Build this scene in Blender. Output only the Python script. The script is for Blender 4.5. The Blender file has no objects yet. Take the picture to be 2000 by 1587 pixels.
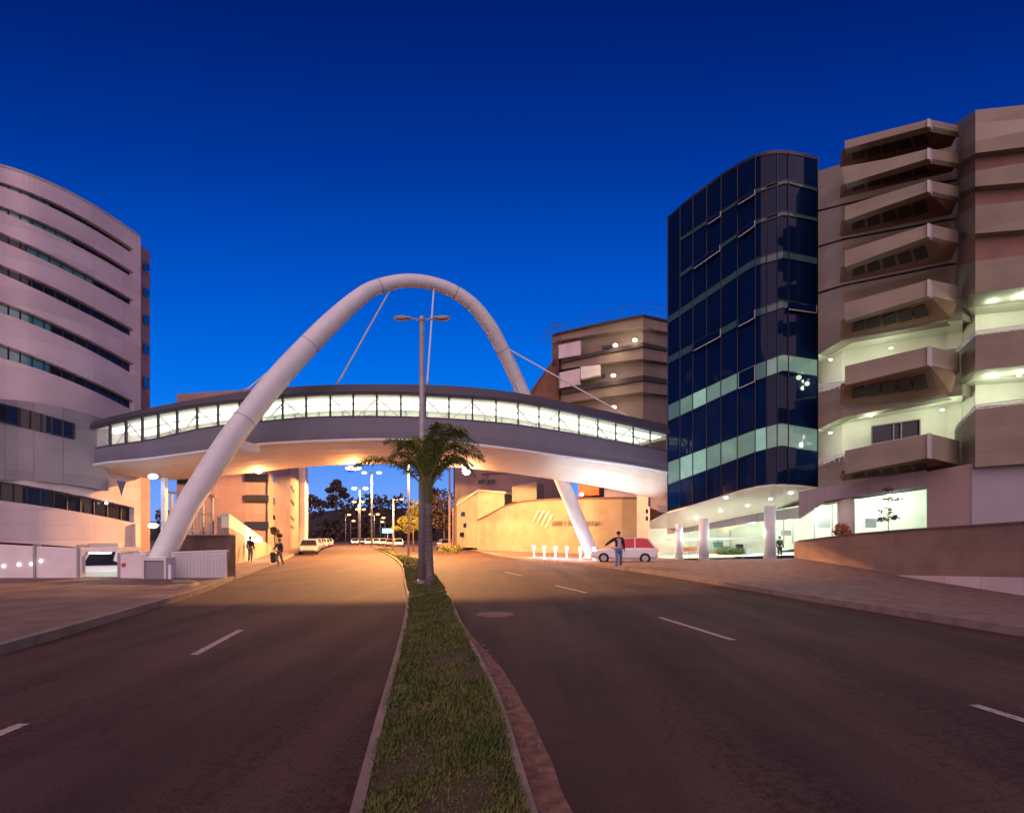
import bpy, math, random
from mathutils import Vector, Matrix
random.seed(7)
R = math.radians
SC = bpy.context.scene
COL = SC.collection
EYE = 1.6            # camera height above the carriageway
HZ, FPX = 1050.0, 1000.0

# ------------------------------------------------------------------ camera
cd = bpy.data.cameras.new('camera'); cam = bpy.data.objects.new('camera', cd); COL.objects.link(cam)
cam.location = (0, 0, EYE); cam.rotation_euler = (R(90), 0, 0)
cd.sensor_width = 36; cd.lens = 18; cd.shift_y = (HZ - 793.5) / 2000; cd.clip_start = .1; cd.clip_end = 3000
SC.camera = cam
SC.render.resolution_x = 1024; SC.render.resolution_y = 812
SC.view_settings.view_transform = 'Standard'; SC.view_settings.look = 'None'
SC.view_settings.exposure = 0.0; SC.view_settings.gamma = 1.0

def lin(r, g, b):
    f = lambda c: (c/255/12.92) if c <= 10 else ((c/255+.055)/1.055)**2.4
    return (f(r), f(g), f(b), 1)

# ------------------------------------------------------------------ dusk sky
W = bpy.data.worlds.new('World'); SC.world = W; W.use_nodes = True
nt = W.node_tree; nt.nodes.clear()
def N(t, **k):
    n = nt.nodes.new(t)
    for a, v in k.items(): setattr(n, a, v)
    return n
out = N('ShaderNodeOutputWorld'); bg = N('ShaderNodeBackground'); nt.links.new(bg.outputs[0], out.inputs[0])
tc = N('ShaderNodeTexCoord'); sep = N('ShaderNodeSeparateXYZ'); nt.links.new(tc.outputs['Generated'], sep.inputs[0])
ramp = N('ShaderNodeValToRGB'); # the band of light lies over the road ahead: height above it is measured square to the view, so the sides are deeper blue
def VM(op, a, b=None):
    n = N('ShaderNodeMath', operation=op)
    for i, s in enumerate((a, b)):
        if s is None: continue
        if isinstance(s, (int, float)): n.inputs[i].default_value = s
        else: nt.links.new(s, n.inputs[i])
    return n.outputs[0]
den = VM('ADD', VM('ADD', VM('POWER', sep.outputs['Z'], 2), VM('POWER', sep.outputs['Y'], 2)), VM('MULTIPLY', VM('POWER', sep.outputs['X'], 2), .18))
nt.links.new(VM('DIVIDE', sep.outputs['Z'], VM('SQRT', den)), ramp.inputs[0])
cr = ramp.color_ramp; cr.interpolation = 'B_SPLINE'
stops = [(0.0, (130, 175, 255)), (.07, (118, 166, 254)), (.14, (88, 150, 250)), (.21, (20, 122, 240)), (.28, (0, 114, 234)), (.35, (0, 100, 220)),
         (.42, (0, 86, 203)), (.49, (0, 75, 188)), (.56, (0, 58, 160)), (.63, (0, 46, 140)), (.70, (0, 34, 118)), (.80, (0, 24, 96)), (1, (0, 20, 84))]
cr.elements[0].position = 0; cr.elements[0].color = lin(*stops[0][1])
cr.elements[1].position = 1; cr.elements[1].color = lin(*stops[-1][1])
for p, c in stops[1:-1]:
    e = cr.elements.new(p); e.color = lin(*c)
# rose afterglow over the horizon opposite the view (behind the photographer)
my = N('ShaderNodeMapRange'); nt.links.new(sep.outputs['Y'], my.inputs[0])
my.inputs[1].default_value = -.15; my.inputs[2].default_value = -.9; my.inputs[3].default_value = 0; my.inputs[4].default_value = 1
mz = N('ShaderNodeMapRange'); nt.links.new(sep.outputs['Z'], mz.inputs[0])
mz.inputs[1].default_value = .5; mz.inputs[2].default_value = .02; mz.inputs[3].default_value = 0; mz.inputs[4].default_value = 1
mm = N('ShaderNodeMath', operation='MULTIPLY'); nt.links.new(my.outputs[0], mm.inputs[0]); nt.links.new(mz.outputs[0], mm.inputs[1])
glow = N('ShaderNodeMixRGB', blend_type='MIX'); glow.inputs[2].default_value = (.16, .08, .09, 1)
nt.links.new(mm.outputs[0], glow.inputs[0]); nt.links.new(ramp.outputs[0], glow.inputs[1])
nt.links.new(glow.outputs[0], bg.inputs[0]); bg.inputs[1].default_value = 1.0

# last rose light of the day: the one sun lamp, very soft, low behind the photographer
sd = bpy.data.lights.new('dusk_glow', 'SUN'); sun = bpy.data.objects.new('dusk_glow', sd); COL.objects.link(sun)
sd.energy = 3.3; sd.angle = R(110); sd.color = (1, .63, .56)
sun.rotation_euler = (R(66), 0, R(-8))

# ------------------------------------------------------------------ helpers
def P(px, py, d): return Vector(((px-1000)/FPX*d, d, EYE + (HZ-py)/FPX*d))
def Z(py, d): return EYE + (HZ-py)/FPX*d
def Y(z, d): return HZ - (z-EYE)*FPX/d
def GX(px, d): return (px-1000)/FPX*d

def ci(tab, x, k=1):      # smooth interpolation in a table of (x, y...) rows
    n = len(tab)
    if x <= tab[0][0]:
        a, b = tab[0], tab[1]; return a[k] + (b[k]-a[k])*(x-a[0])/(b[0]-a[0])
    if x >= tab[-1][0]:
        a, b = tab[-2], tab[-1]; return b[k] + (b[k]-a[k])*(x-b[0])/(b[0]-a[0])
    i = max(j for j in range(n-1) if tab[j][0] <= x)
    def m(j):
        if j == 0: return (tab[1][k]-tab[0][k])/(tab[1][0]-tab[0][0])
        if j == n-1: return (tab[-1][k]-tab[-2][k])/(tab[-1][0]-tab[-2][0])
        a = (tab[j][k]-tab[j-1][k])/(tab[j][0]-tab[j-1][0]); b = (tab[j+1][k]-tab[j][k])/(tab[j+1][0]-tab[j][0])
        return (a+b)/2
    h = tab[i+1][0]-tab[i][0]; t = (x-tab[i][0])/h
    return ((2*t**3-3*t*t+1)*tab[i][k] + (t**3-2*t*t+t)*h*m(i) + (-2*t**3+3*t*t)*tab[i+1][k] + (t**3-t*t)*h*m(i+1))

def li(tab, x, k=1, inv=False):   # linear; inv interpolates 1/value (straight walls in perspective)
    f = (lambda v: 1/v) if inv else (lambda v: v)
    if x <= tab[0][0]: i = 0
    elif x >= tab[-1][0]: i = len(tab)-2
    else: i = max(j for j in range(len(tab)-1) if tab[j][0] <= x)
    a, b = tab[i], tab[i+1]; t = (x-a[0])/(b[0]-a[0])
    return f(f(a[k])*(1-t) + f(b[k])*t)

class MB:
    def __init__(s): s.v = []; s.f = []
    def add(s, vs, fs):
        n = len(s.v); s.v += [tuple(v) for v in vs]; s.f += [tuple(i+n for i in f) for f in fs]; return s
    def hexa(s, b, t):            # 4 bottom points, 4 top points
        return s.add(list(b)+list(t), [(3,2,1,0),(4,5,6,7),(0,1,5,4),(1,2,6,5),(2,3,7,6),(3,0,4,7)])
    def box(s, c, sz, rz=0, rx=0, ry=0):
        M = Matrix.Translation(Vector(c)) @ Matrix.Rotation(rz,4,'Z') @ Matrix.Rotation(ry,4,'Y') @ Matrix.Rotation(rx,4,'X')
        x, y, z = sz[0]/2, sz[1]/2, sz[2]/2
        q = lambda zz: [M@Vector(p) for p in ((-x,-y,zz),(x,-y,zz),(x,y,zz),(-x,y,zz))]
        return s.hexa(q(-z), q(z))
    def bar(s, a, b, w, h):       # box beam between two points
        a, b = Vector(a), Vector(b); d = (b-a).normalized()
        u = d.cross(Vector((0,0,1)));  u = u.normalized() if u.length > 1e-4 else Vector((1,0,0))
        v = u.cross(d).normalized(); u *= w/2; v *= h/2
        return s.hexa([a-u-v, a+u-v, a+u+v, a-u+v], [b-u-v, b+u-v, b+u+v, b-u+v])
    def prism(s, pts, off):       # pts rows of (x, y, ztop, zbot); off = plan offset (or list of them)
        n = len(pts); vs = []
        for i, (x, y, zt, zb) in enumerate(pts):
            o = off[i] if isinstance(off, list) else off
            vs += [(x,y,zb), (x,y,zt), (x+o[0],y+o[1],zt), (x+o[0],y+o[1],zb)]
        fs = []
        for i in range(n-1):
            a, b = 4*i, 4*i+4
            fs += [(a,b,b+1,a+1), (a+1,b+1,b+2,a+2), (a+2,b+2,b+3,a+3), (a+3,b+3,b,a)]
        fs += [(0,1,2,3), (4*n-1,4*n-2,4*n-3,4*n-4)]
        return s.add(vs, fs)
    def band(s, pts, off):        # pts rows of (px, d, ytop, ybot)
        return s.prism([(GX(p,d), d, Z(a,d), Z(b,d)) for p, d, a, b in pts], off)
    def tube(s, pts, rad, n=12, cap=True):
        pts = [Vector(p) for p in pts]; m = len(pts)
        if not isinstance(rad, (list, tuple)): rad = [rad]*m
        vs = []; up = None
        for i, p in enumerate(pts):
            d = (pts[min(i+1,m-1)]-pts[max(i-1,0)]).normalized()
            if up is None: up = Vector((0,0,1)) if abs(d.z) < .9 else Vector((0,1,0))
            u = d.cross(up).normalized(); v = u.cross(d).normalized(); up = v
            for k in range(n):
                a = 2*math.pi*k/n; vs.append(p + u*math.cos(a)*rad[i] + v*math.sin(a)*rad[i])
        fs = [(i*n+k, i*n+(k+1)%n, (i+1)*n+(k+1)%n, (i+1)*n+k) for i in range(m-1) for k in range(n)]
        if cap: fs += [tuple(range(n))[::-1], tuple((m-1)*n+k for k in range(n))]
        return s.add(vs, fs)
    def ball(s, c, r, nu=14, nv=8):
        c = Vector(c); r = Vector(r) if not isinstance(r, (int, float)) else Vector((r,r,r)); vs = []
        for j in range(nv+1):
            t = math.pi*j/nv
            for i in range(nu):
                a = 2*math.pi*i/nu
                vs.append((c.x+r.x*math.sin(t)*math.cos(a), c.y+r.y*math.sin(t)*math.sin(a), c.z-r.z*math.cos(t)))
        return s.add(vs, [(j*nu+i, j*nu+(i+1)%nu, (j+1)*nu+(i+1)%nu, (j+1)*nu+i) for j in range(nv) for i in range(nu)])
    def build(s, name, m, parent=None, smooth=False, bevel=0):
        me = bpy.data.meshes.new(name); me.from_pydata(s.v, [], s.f); me.validate(); me.update()
        me.materials.append(m)
        if smooth:
            for p in me.polygons: p.use_smooth = True
        o = bpy.data.objects.new(name, me); COL.objects.link(o)
        if parent is not None:
            o.parent = parent
            if parent.type == 'EMPTY': o.matrix_parent_inverse = Matrix.Translation(-parent.location)
        if bevel:
            b = o.modifiers.new('bevel', 'BEVEL'); b.width = bevel; b.segments = 2; b.limit_method = 'ANGLE'
        return o

def tag(o, label=None, cat=None, group=None, kind=None):
    if label: o['label'] = label
    if cat: o['category'] = cat
    if group: o['group'] = group
    if kind: o['kind'] = kind
    return o
def thing(name, label, cat, loc=(0,0,0), rz=0, group=None):
    o = bpy.data.objects.new(name, None); COL.objects.link(o); o.empty_display_size = .3
    o.location = loc; o.rotation_euler = (0,0,rz); return tag(o, label, cat, group)
def copy_tree(o, parent=None):
    c = o.copy(); COL.objects.link(c)
    if parent is not None: c.parent = parent
    for ch in list(o.children): copy_tree(ch, c)
    return c
def light(parent, loc, energy, col, r=.15, kind='POINT', name='bulb', rot=None, size=None, spot=None):
    l = bpy.data.lights.new(name, kind); l.energy = energy; l.color = col
    if kind == 'AREA': l.size = size[0]; l.shape = 'RECTANGLE'; l.size_y = size[1]
    else: l.shadow_soft_size = r
    if spot: l.spot_size = spot; l.spot_blend = .5 if spot < 2.5 else .06
    o = bpy.data.objects.new(name, l); COL.objects.link(o); o.location = loc
    if rot: o.rotation_euler = rot
    if parent is not None:
        o.parent = parent; o.matrix_parent_inverse = Matrix.Translation(-parent.location)
    return o

# ------------------------------------------------------------------ materials
def mat(name, col, rough=.7, var=0, scale=2, metal=0, bump=0, bscale=30, emit=None, estr=0, col2=None, detail=6, spec=None, joints=None, jcol=.6):
    m = bpy.data.materials.new(name); m.use_nodes = True; t = m.node_tree; b = t.nodes['Principled BSDF']
    b.inputs['Base Color'].default_value = (*col, 1); b.inputs['Roughness'].default_value = rough; b.inputs['Metallic'].default_value = metal
    if spec is not None: b.inputs['Specular IOR Level'].default_value = spec
    src = None
    if var or col2 or bump or joints: 
        c = t.nodes.new('ShaderNodeTexCoord')
    if var or col2:
        n = t.nodes.new('ShaderNodeTexNoise'); n.inputs['Scale'].default_value = scale; n.inputs['Detail'].default_value = detail
        t.links.new(c.outputs['Object'], n.inputs['Vector'])
        r = t.nodes.new('ShaderNodeValToRGB'); t.links.new(n.outputs['Fac'], r.inputs[0])
        r.color_ramp.elements[0].position = .32; r.color_ramp.elements[1].position = .68
        lo = tuple(max(0, x*(1-var)) for x in col) if not col2 else col
        hi = tuple(x*(1+var) for x in col) if not col2 else col2
        r.color_ramp.elements[0].color = (*lo, 1); r.color_ramp.elements[1].color = (*hi, 1)
        src = r.outputs[0]
    if joints:                      # panel joints: (w, h, gap); laid over the (horizontal run, height) of the wall
        s = t.nodes.new('ShaderNodeSeparateXYZ'); t.links.new(c.outputs['Object'], s.inputs[0])
        add = t.nodes.new('ShaderNodeMath'); add.operation = 'SUBTRACT'; t.links.new(s.outputs['X'], add.inputs[0]); t.links.new(s.outputs['Y'], add.inputs[1])
        cb = t.nodes.new('ShaderNodeCombineXYZ'); t.links.new(add.outputs[0], cb.inputs[0]); t.links.new(s.outputs['Z'], cb.inputs[1])
        br = t.nodes.new('ShaderNodeTexBrick'); t.links.new(cb.outputs[0], br.inputs['Vector']); br.offset = 0; br.inputs['Scale'].default_value = 1
        br.inputs['Brick Width'].default_value = joints[0]; br.inputs['Row Height'].default_value = joints[1]; br.inputs['Mortar Size'].default_value = joints[2]
        br.inputs['Color1'].default_value = (1,1,1,1); br.inputs['Color2'].default_value = (.86,.84,.84,1); br.inputs['Mortar'].default_value = (jcol,)*3+(1,)
        mx = t.nodes.new('ShaderNodeMixRGB'); mx.blend_type = 'MULTIPLY'; mx.inputs[0].default_value = 1
        if src: t.links.new(src, mx.inputs[1])
        else: mx.inputs[1].default_value = (*col, 1)
        t.links.new(br.outputs['Color'], mx.inputs[2]); src = mx.outputs[0]
    if src: t.links.new(src, b.inputs['Base Color'])
    if bump:
        n2 = t.nodes.new('ShaderNodeTexNoise'); n2.inputs['Scale'].default_value = bscale; n2.inputs['Detail'].default_value = 5
        t.links.new(c.outputs['Object'], n2.inputs['Vector'])
        bp = t.nodes.new('ShaderNodeBump'); bp.inputs['Strength'].default_value = bump; bp.inputs['Distance'].default_value = .02
        t.links.new(n2.outputs['Fac'], bp.inputs['Height']); t.links.new(bp.outputs[0], b.inputs['Normal'])
    if emit:
        b.inputs['Emission Color'].default_value = (*emit, 1); b.inputs['Emission Strength'].default_value = estr
    return m

def asphalt_mat():
    m = mat('asphalt', (.085,.07,.068), .75)
    t = m.node_tree; b = t.nodes['Principled BSDF']; c = t.nodes.new('ShaderNodeTexCoord')
    def noise(sc, det, vec=None, rough=.6):
        n = t.nodes.new('ShaderNodeTexNoise'); n.inputs['Scale'].default_value = sc; n.inputs['Detail'].default_value = det; n.inputs['Roughness'].default_value = rough
        t.links.new(vec if vec else c.outputs['Object'], n.inputs['Vector']); return n.outputs['Fac']
    mp = t.nodes.new('ShaderNodeMapping'); mp.inputs['Rotation'].default_value = (0,0,R(-10)); mp.inputs['Scale'].default_value = (1.1,.09,1)
    t.links.new(c.outputs['Object'], mp.inputs[0])
    def rr(src, p0, p1, c0, c1):
        r = t.nodes.new('ShaderNodeValToRGB'); r.color_ramp.elements[0].position = p0; r.color_ramp.elements[1].position = p1
        r.color_ramp.elements[0].color = (*c0,1); r.color_ramp.elements[1].color = (*c1,1); t.links.new(src, r.inputs[0]); return r.outputs[0]
    def mul(a, b2):
        x = t.nodes.new('ShaderNodeMixRGB'); x.blend_type = 'MULTIPLY'; x.inputs[0].default_value = 1; t.links.new(a, x.inputs[1]); t.links.new(b2, x.inputs[2]); return x.outputs[0]
    base = rr(noise(.35, 6), .35, .7, (.066,.037,.034), (.102,.060,.053))
    tracks = rr(noise(1.0, 4, mp.outputs[0]), .35, .7, (.62,.62,.65), (1.22,1.18,1.15))
    grain = rr(noise(55, 3), .3, .75, (.55,.55,.55), (1.45,1.45,1.45))
    stain = rr(noise(2.3, 8, None, .75), .60, .74, (1,1,1), (.62,.60,.60))
    vo = t.nodes.new('ShaderNodeTexVoronoi'); vo.feature = 'DISTANCE_TO_EDGE'; vo.inputs['Scale'].default_value = .42
    dn = t.nodes.new('ShaderNodeTexNoise'); dn.inputs['Scale'].default_value = 1.4; dn.inputs['Detail'].default_value = 6; t.links.new(c.outputs['Object'], dn.inputs['Vector'])
    va = t.nodes.new('ShaderNodeMixRGB'); va.blend_type = 'ADD'; va.inputs[0].default_value = .9; t.links.new(c.outputs['Object'], va.inputs[1]); t.links.new(dn.outputs['Color'], va.inputs[2]); t.links.new(va.outputs[0], vo.inputs['Vector'])
    crack = rr(vo.outputs['Distance'], .0, .008, (.72,.70,.70), (1,1,1))
    pv = t.nodes.new('ShaderNodeTexVoronoi'); pv.inputs['Scale'].default_value = .16; pv.distance = 'CHEBYCHEV'; t.links.new(mp.outputs[0], pv.inputs['Vector']); mp2 = pv
    patch = rr(pv.outputs['Color'], .2, .8, (.86,.86,.88), (1.08,1.06,1.05))
    spat = t.nodes.new('ShaderNodeMath'); spat.operation = 'MULTIPLY'; t.links.new(noise(14, 6, None, .8), spat.inputs[0]); t.links.new(noise(.8, 3, mp.outputs[0]), spat.inputs[1])
    oil = rr(spat.outputs[0], .29, .34, (1,1,1), (.55,.52,.52))
    t.links.new(mul(mul(mul(mul(mul(mul(base, tracks), grain), stain), crack), patch), oil), b.inputs['Base Color'])
    bp = t.nodes.new('ShaderNodeBump'); bp.inputs['Strength'].default_value = .35; bp.inputs['Distance'].default_value = .01
    t.links.new(noise(90, 4), bp.inputs['Height']); t.links.new(bp.outputs[0], b.inputs['Normal'])
    b.inputs['Roughness'].default_value = .85; b.inputs['Specular IOR Level'].default_value = .2
    return m

def glass_mat(name='clear_glass', tint=(.9,.97,.95), gl=.12):
    m = bpy.data.materials.new(name); m.use_nodes = True; t = m.node_tree; t.nodes.clear()
    o = t.nodes.new('ShaderNodeOutputMaterial'); mx = t.nodes.new('ShaderNodeMixShader')
    tr = t.nodes.new('ShaderNodeBsdfTransparent'); tr.inputs[0].default_value = (*tint,1)
    g = t.nodes.new('ShaderNodeBsdfGlossy'); g.inputs['Roughness'].default_value = .03
    mx.inputs[0].default_value = gl
    t.links.new(tr.outputs[0], mx.inputs[1]); t.links.new(g.outputs[0], mx.inputs[2]); t.links.new(mx.outputs[0], o.inputs[0])
    return m

M = {}
M['asphalt'] = asphalt_mat()
M['ground'] = mat('earth', (.10,.075,.06), .95, .35, 1.5, bump=.4)
M['paving'] = mat('paving', (.15,.092,.075), .85, .3, 1.2, bump=.5, bscale=12)
M['cobble'] = mat('cobbles', (.17,.105,.095), .85, .3, 3, bump=.8, bscale=9)
M['kerb'] = mat('kerb_concrete', (.20,.15,.13), .85, .25, 3, bump=.3)
M['gutter'] = mat('gutter_dirt', (.17,.085,.06), .95, .45, 9, bump=.8, bscale=40)
M['paint'] = mat('road_paint', (.20,.14,.12), .8, 0, 22, col2=(.52,.46,.42))
M['soil'] = mat('median_soil', (.05,.042,.016), .95, .5, 3, col2=(.075,.05,.025), bump=.8, bscale=30)
M['grass'] = mat('grass', (.05,.085,.01), .8, .5, 2.2, col2=(.13,.13,.03))
M['stone'] = mat('pink_cladding', (.57,.50,.53), .75, .09, .5, bump=.08, joints=(1.3,.75,.012), jcol=.72)
M['stone2'] = mat('render_pink', (.26,.18,.19), .8, .12, .5, bump=.1, joints=(2.6,1.3,.02), jcol=.8)
M['greyblock'] = mat('grey_cladding', (.27,.26,.28), .55, .1, .7, joints=(1.5,1.2,.012), jcol=.7)
M['darkglass'] = mat('dark_window_glass', (.012,.015,.03), .1, spec=.35)
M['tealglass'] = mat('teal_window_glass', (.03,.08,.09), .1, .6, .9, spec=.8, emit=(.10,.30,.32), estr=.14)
M['frame'] = mat('dark_frame', (.03,.03,.035), .5)
M['white'] = mat('white_steel', (.56,.59,.62), .5, .05, 2)
M['whitewall'] = mat('white_panel', (.66,.62,.62), .6, .08, 1.5)
M['lilac'] = mat('lilac_cladding', (.10,.105,.15), .45, .08, .8)
M['streetwall'] = mat('street_wall_concrete', (.25,.165,.135), .85, .16, .9, bump=.15, joints=(6,.62,.012), jcol=.75)
M['soffit'] = mat('soffit_panel', (.70,.52,.38), .55, .07, .8)
M['roofdark'] = mat('bridge_roof', (.035,.035,.06), .5, .1, 1)
M['interior'] = mat('interior_white', (.80,.82,.74), .7)
M['tube_light'] = mat('ceiling_lamp', (1,1,1), .5, emit=(1,1,.82), estr=2.6)
M['towerglass'] = mat('tower_glass', (.002,.009,.040), .03, spec=.15)
M['towerlit'] = mat('lit_tower_window', (.05,.08,.07), .1, .3, 1.5, emit=(.26,.44,.36), estr=.36)
M['towerlit_low'] = mat('half_lit_tower_window', (.03,.05,.05), .1, .3, 1.5, emit=(.20,.36,.32), estr=.22)
M['towerlit_high'] = mat('bright_tower_window', (.05,.08,.07), .1, .5, 2.5, emit=(.36,.60,.50), estr=.6)
M['towerdim'] = mat('dim_tower_window', (.012,.025,.03), .1, emit=(.10,.20,.24), estr=.12)
M['mullion'] = mat('tower_mullion', (.006,.007,.012), .35)
M['tan'] = mat('tan_concrete', (.22,.19,.145), .85, .13, .6, bump=.12, joints=(40,.62,.012), jcol=.8)
M['brown'] = mat('brown_soffit', (.17,.075,.05), .85, .2, 1)
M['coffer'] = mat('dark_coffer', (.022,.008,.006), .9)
M['trim'] = mat('pale_trim', (.34,.32,.32), .7)
M['mauve'] = mat('mauve_fascia', (.27,.22,.25), .7, .06, 1, joints=(1.4,9,.015), jcol=.6)
M['cream_render'] = mat('cream_render', (.40,.35,.25), .8, .1, 1)
M['cream'] = mat('cream_wall', (.62,.60,.50), .7, .05, 1)
M['ochre'] = mat('ochre_wall', (.31,.27,.205), .85, .14, .8, bump=.15, joints=(2.4,9,.015), jcol=.8)
M['brownwall'] = mat('brown_wall', (.12,.075,.07), .85, .2, 2, joints=(.5,9,.02), jcol=.6)
M['lobbylight'] = mat('lobby_ceiling_lamp', (1,1,1), .5, emit=(.82,1,.86), estr=11)
M['sodium'] = mat('sodium_lamp', (1,.8,.5), .5, emit=(1,.52,.17), estr=3.4)
M['whitelamp'] = mat('white_lamp', (1,1,1), .5, emit=(.8,.9,1), estr=25)
M['bluelamp'] = mat('blue_white_lamp', (.8,.9,1), .5, emit=(.35,.68,1), estr=2.2)
M['warmspot'] = mat('warm_spot', (1,.9,.7), .5, emit=(1,.85,.6), estr=7)
M['steel'] = mat('galvanised_steel', (.30,.29,.30), .5, .12, 6, metal=.3)
M['lampoff'] = mat('lamp_lens', (.35,.22,.17), .3)
M['trunk'] = mat('palm_trunk', (.13,.11,.11), .9, .4, 18, bump=.8, bscale=30)
M['bark'] = mat('bark', (.11,.075,.05), .9, .3, 6, bump=.5)
M['frond'] = mat('palm_leaf', (.07,.13,.025), .6, .5, 3, col2=(.19,.20,.045))
M['leaf'] = mat('leaf', (.045,.07,.015), .7, .4, .6, col2=(.10,.10,.02))
M['leafdark'] = mat('dark_leaf', (.05,.033,.02), .8, .4, .08, col2=(.08,.05,.03))
M['leafyellow'] = mat('yellow_leaf', (.16,.16,.02), .7, .4, 1.5)
M['hill'] = mat('wooded_hill', (.035,.028,.022), .95, .4, .05)
M['carwhite'] = mat('white_paint', (.70,.70,.72), .25)
M['carsilver'] = mat('silver_paint', (.42,.40,.40), .3, metal=.4)
M['cardark'] = mat('dark_paint', (.06,.05,.06), .3)
M['glowpaint_glass'] = mat('glass_painted_red_glow', (.48,.008,.01), .1); M['sloped'] = mat('brown_roof', (.13,.06,.035), .85, .2, 2)  # tail-light glow on the car windows is put into the red base colour
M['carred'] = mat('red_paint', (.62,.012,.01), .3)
M['carglass'] = mat('car_glass', (.015,.015,.02), .08)
M['tyre'] = mat('tyre', (.015,.015,.015), .85)
M['rim'] = mat('rim', (.4,.4,.42), .4, metal=.7)
M['headlight'] = mat('headlight_on', (1,1,1), .3, emit=(.85,.92,1), estr=18)
M['headlight_off'] = mat('headlight_lens', (.5,.5,.5), .15)
M['taillight'] = mat('tail_lamp', (.5,.01,.01), .3, emit=(1,.05,.02), estr=2)
M['sign'] = mat('cyan_sign', (.1,.6,.9), .5, emit=(.08,.55,1), estr=3)
M['skin'] = mat('skin', (.42,.24,.17), .6)
M['hair'] = mat('hair', (.015,.011,.01), .8)
M['black'] = mat('black_cloth', (.014,.014,.02), .9)
M['shirt'] = mat('shirt', (.45,.36,.38), .85)
M['jeans'] = mat('jeans', (.10,.16,.34), .9, .3, 9)
M['greytr'] = mat('grey_trousers', (.16,.14,.14), .9)
M['shoe'] = mat('shoe', (.35,.33,.33), .7)
M['glass'] = glass_mat()
M['terracotta'] = mat('terracotta', (.30,.10,.04), .85, .2, 3)
M['slab'] = mat('sunken_floor', (.14,.12,.11), .9, .2, 1)
M['red'] = mat('red_sign', (.5,.02,.03), .5)
M['mural'] = mat('raised_emblem', (.70,.66,.56), .6)
M['lettering'] = mat('dark_lettering', (.16,.12,.09), .6)

# ------------------------------------------------------------------ ground, roads
ML = [(-12,1.6),(2.98,-.92),(4.29,-1.14),(7.84,-1.72),(13.3,-2.73),(17.8,-3.75),(29,-6.3),(45.7,-11.0),(83,-22.8),(133,-39),(260,-82)]
MR = [(-12,2.65),(2.98,.12),(4.78,-.09),(8.2,-.72),(16,-2.1),(24.6,-3.85),(32,-5.5),(45.7,-9.7),(83,-21.2),(133,-37),(260,-80)]
LK = [(-12,-4.1),(6.96,-6.96),(9.8,-7.65),(14.8,-8.96),(17.8,-10.0),(23.5,-11.9),(35.5,-15.9),(64,-26),(133,-47),(260,-93)]
RK = [(-12,11.6),(8.2,8.3),(11.85,7.7),(21.3,6.35),(26.7,5.2),(30.8,3.4),(35.5,1.5),(64,-4.8),(133,-19),(260,-57)]
YS = [-12,-8,-4,0] + [i*1.0 for i in range(1,60)] + [62,66,70,76,83,92,102,115,130,150,175,205,235,260]
def ribbon(fa, fb, z, ys, name, m, n=1):
    mb = MB(); vs = []
    for y in ys:
        a, b = fa(y), fb(y)
        for k in range(n+1): vs.append((a+(b-a)*k/n, y, z if not callable(z) else z(y, k/n)))
    w = n+1
    mb.add(vs, [(i*w+k, i*w+k+1, (i+1)*w+k+1, (i+1)*w+k) for i in range(len(ys)-1) for k in range(n)])
    return mb.build(name, m)
fML = lambda y: ci(ML, y); fMR = lambda y: ci(MR, y); fLK = lambda y: ci(LK, y); fRK = lambda y: ci(RK, y)
def kerbs(name, f, side, ys, w=.14, h=.15):
    mb = MB(); off = (side*w, 0)
    mb.prism([(f(y), y, h, -.05) for y in ys], off); return tag(mb.build(name, M['kerb'], bevel=0), kind='structure')

# the ground sheet, with the sunken forecourt of the left-hand building cut out of it
g = MB(); gz = -.03; X0, X1, Y0, Y1 = -34, -13.6, 18.95, 34
for a, b, c, d in ((-1500,-60,1500,Y0), (-1500,Y1,1500,1800), (-1500,Y0,X0,Y1), (X1,Y0,1500,Y1)):
    g.add([(a,b,gz),(c,b,gz),(c,d,gz),(a,d,gz)], [(0,1,2,3)])
tag(g.build('ground', M['ground']), kind='structure')
g = MB(); fz = -.60
g.add([(X0,Y0,fz),(X1,Y0,fz),(X1,Y1,fz),(X0,Y1,fz),(X0,Y0,gz),(X1,Y0,gz),(X1,Y1,gz),(X0,Y1,gz)], [(0,1,2,3),(0,1,5,4),(1,2,6,5),(2,3,7,6)])
tag(g.build('sunken_forecourt', M['slab']), kind='structure')
o = ribbon(fLK, fML, 0, YS, 'road_left', M['asphalt'], 3); tag(o, kind='structure')
o = ribbon(fMR, fRK, 0, YS, 'road_right', M['asphalt'], 3); tag(o, kind='structure')
kerbs('median_kerb_left', fML, 1, YS, .07, .10); kerbs('median_kerb_right', fMR, -1, YS, .06, .09)
kerbs('kerb_left', fLK, -1, YS); kerbs('kerb_right', fRK, 1, YS)
tag(ribbon(lambda y: fML(y)+.07, lambda y: fMR(y)-.06, .085, YS, 'median_strip', M['soil'], 2), kind='structure')
ysg = [y for y in YS if y < 60]
gut = MB(); rr = random.Random(3); gp = []
for i in range(60):
    y = -4 + i*.24; w = .23*(1 if y < 6 else max(.02, 1-(y-6)/4.4)) * (1+.04*math.sin(y*2.1)+.03*math.sin(y*7.3)); gp.append((y, w))
gut.add([p for y, w in gp for p in ((fMR(y)+.001, y, .006), (fMR(y)+w, y, .005))], [(2*i,2*i+1,2*i+3,2*i+2) for i in range(len(gp)-1)])
tag(gut.build('gutter', M['gutter']), kind='structure')

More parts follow.
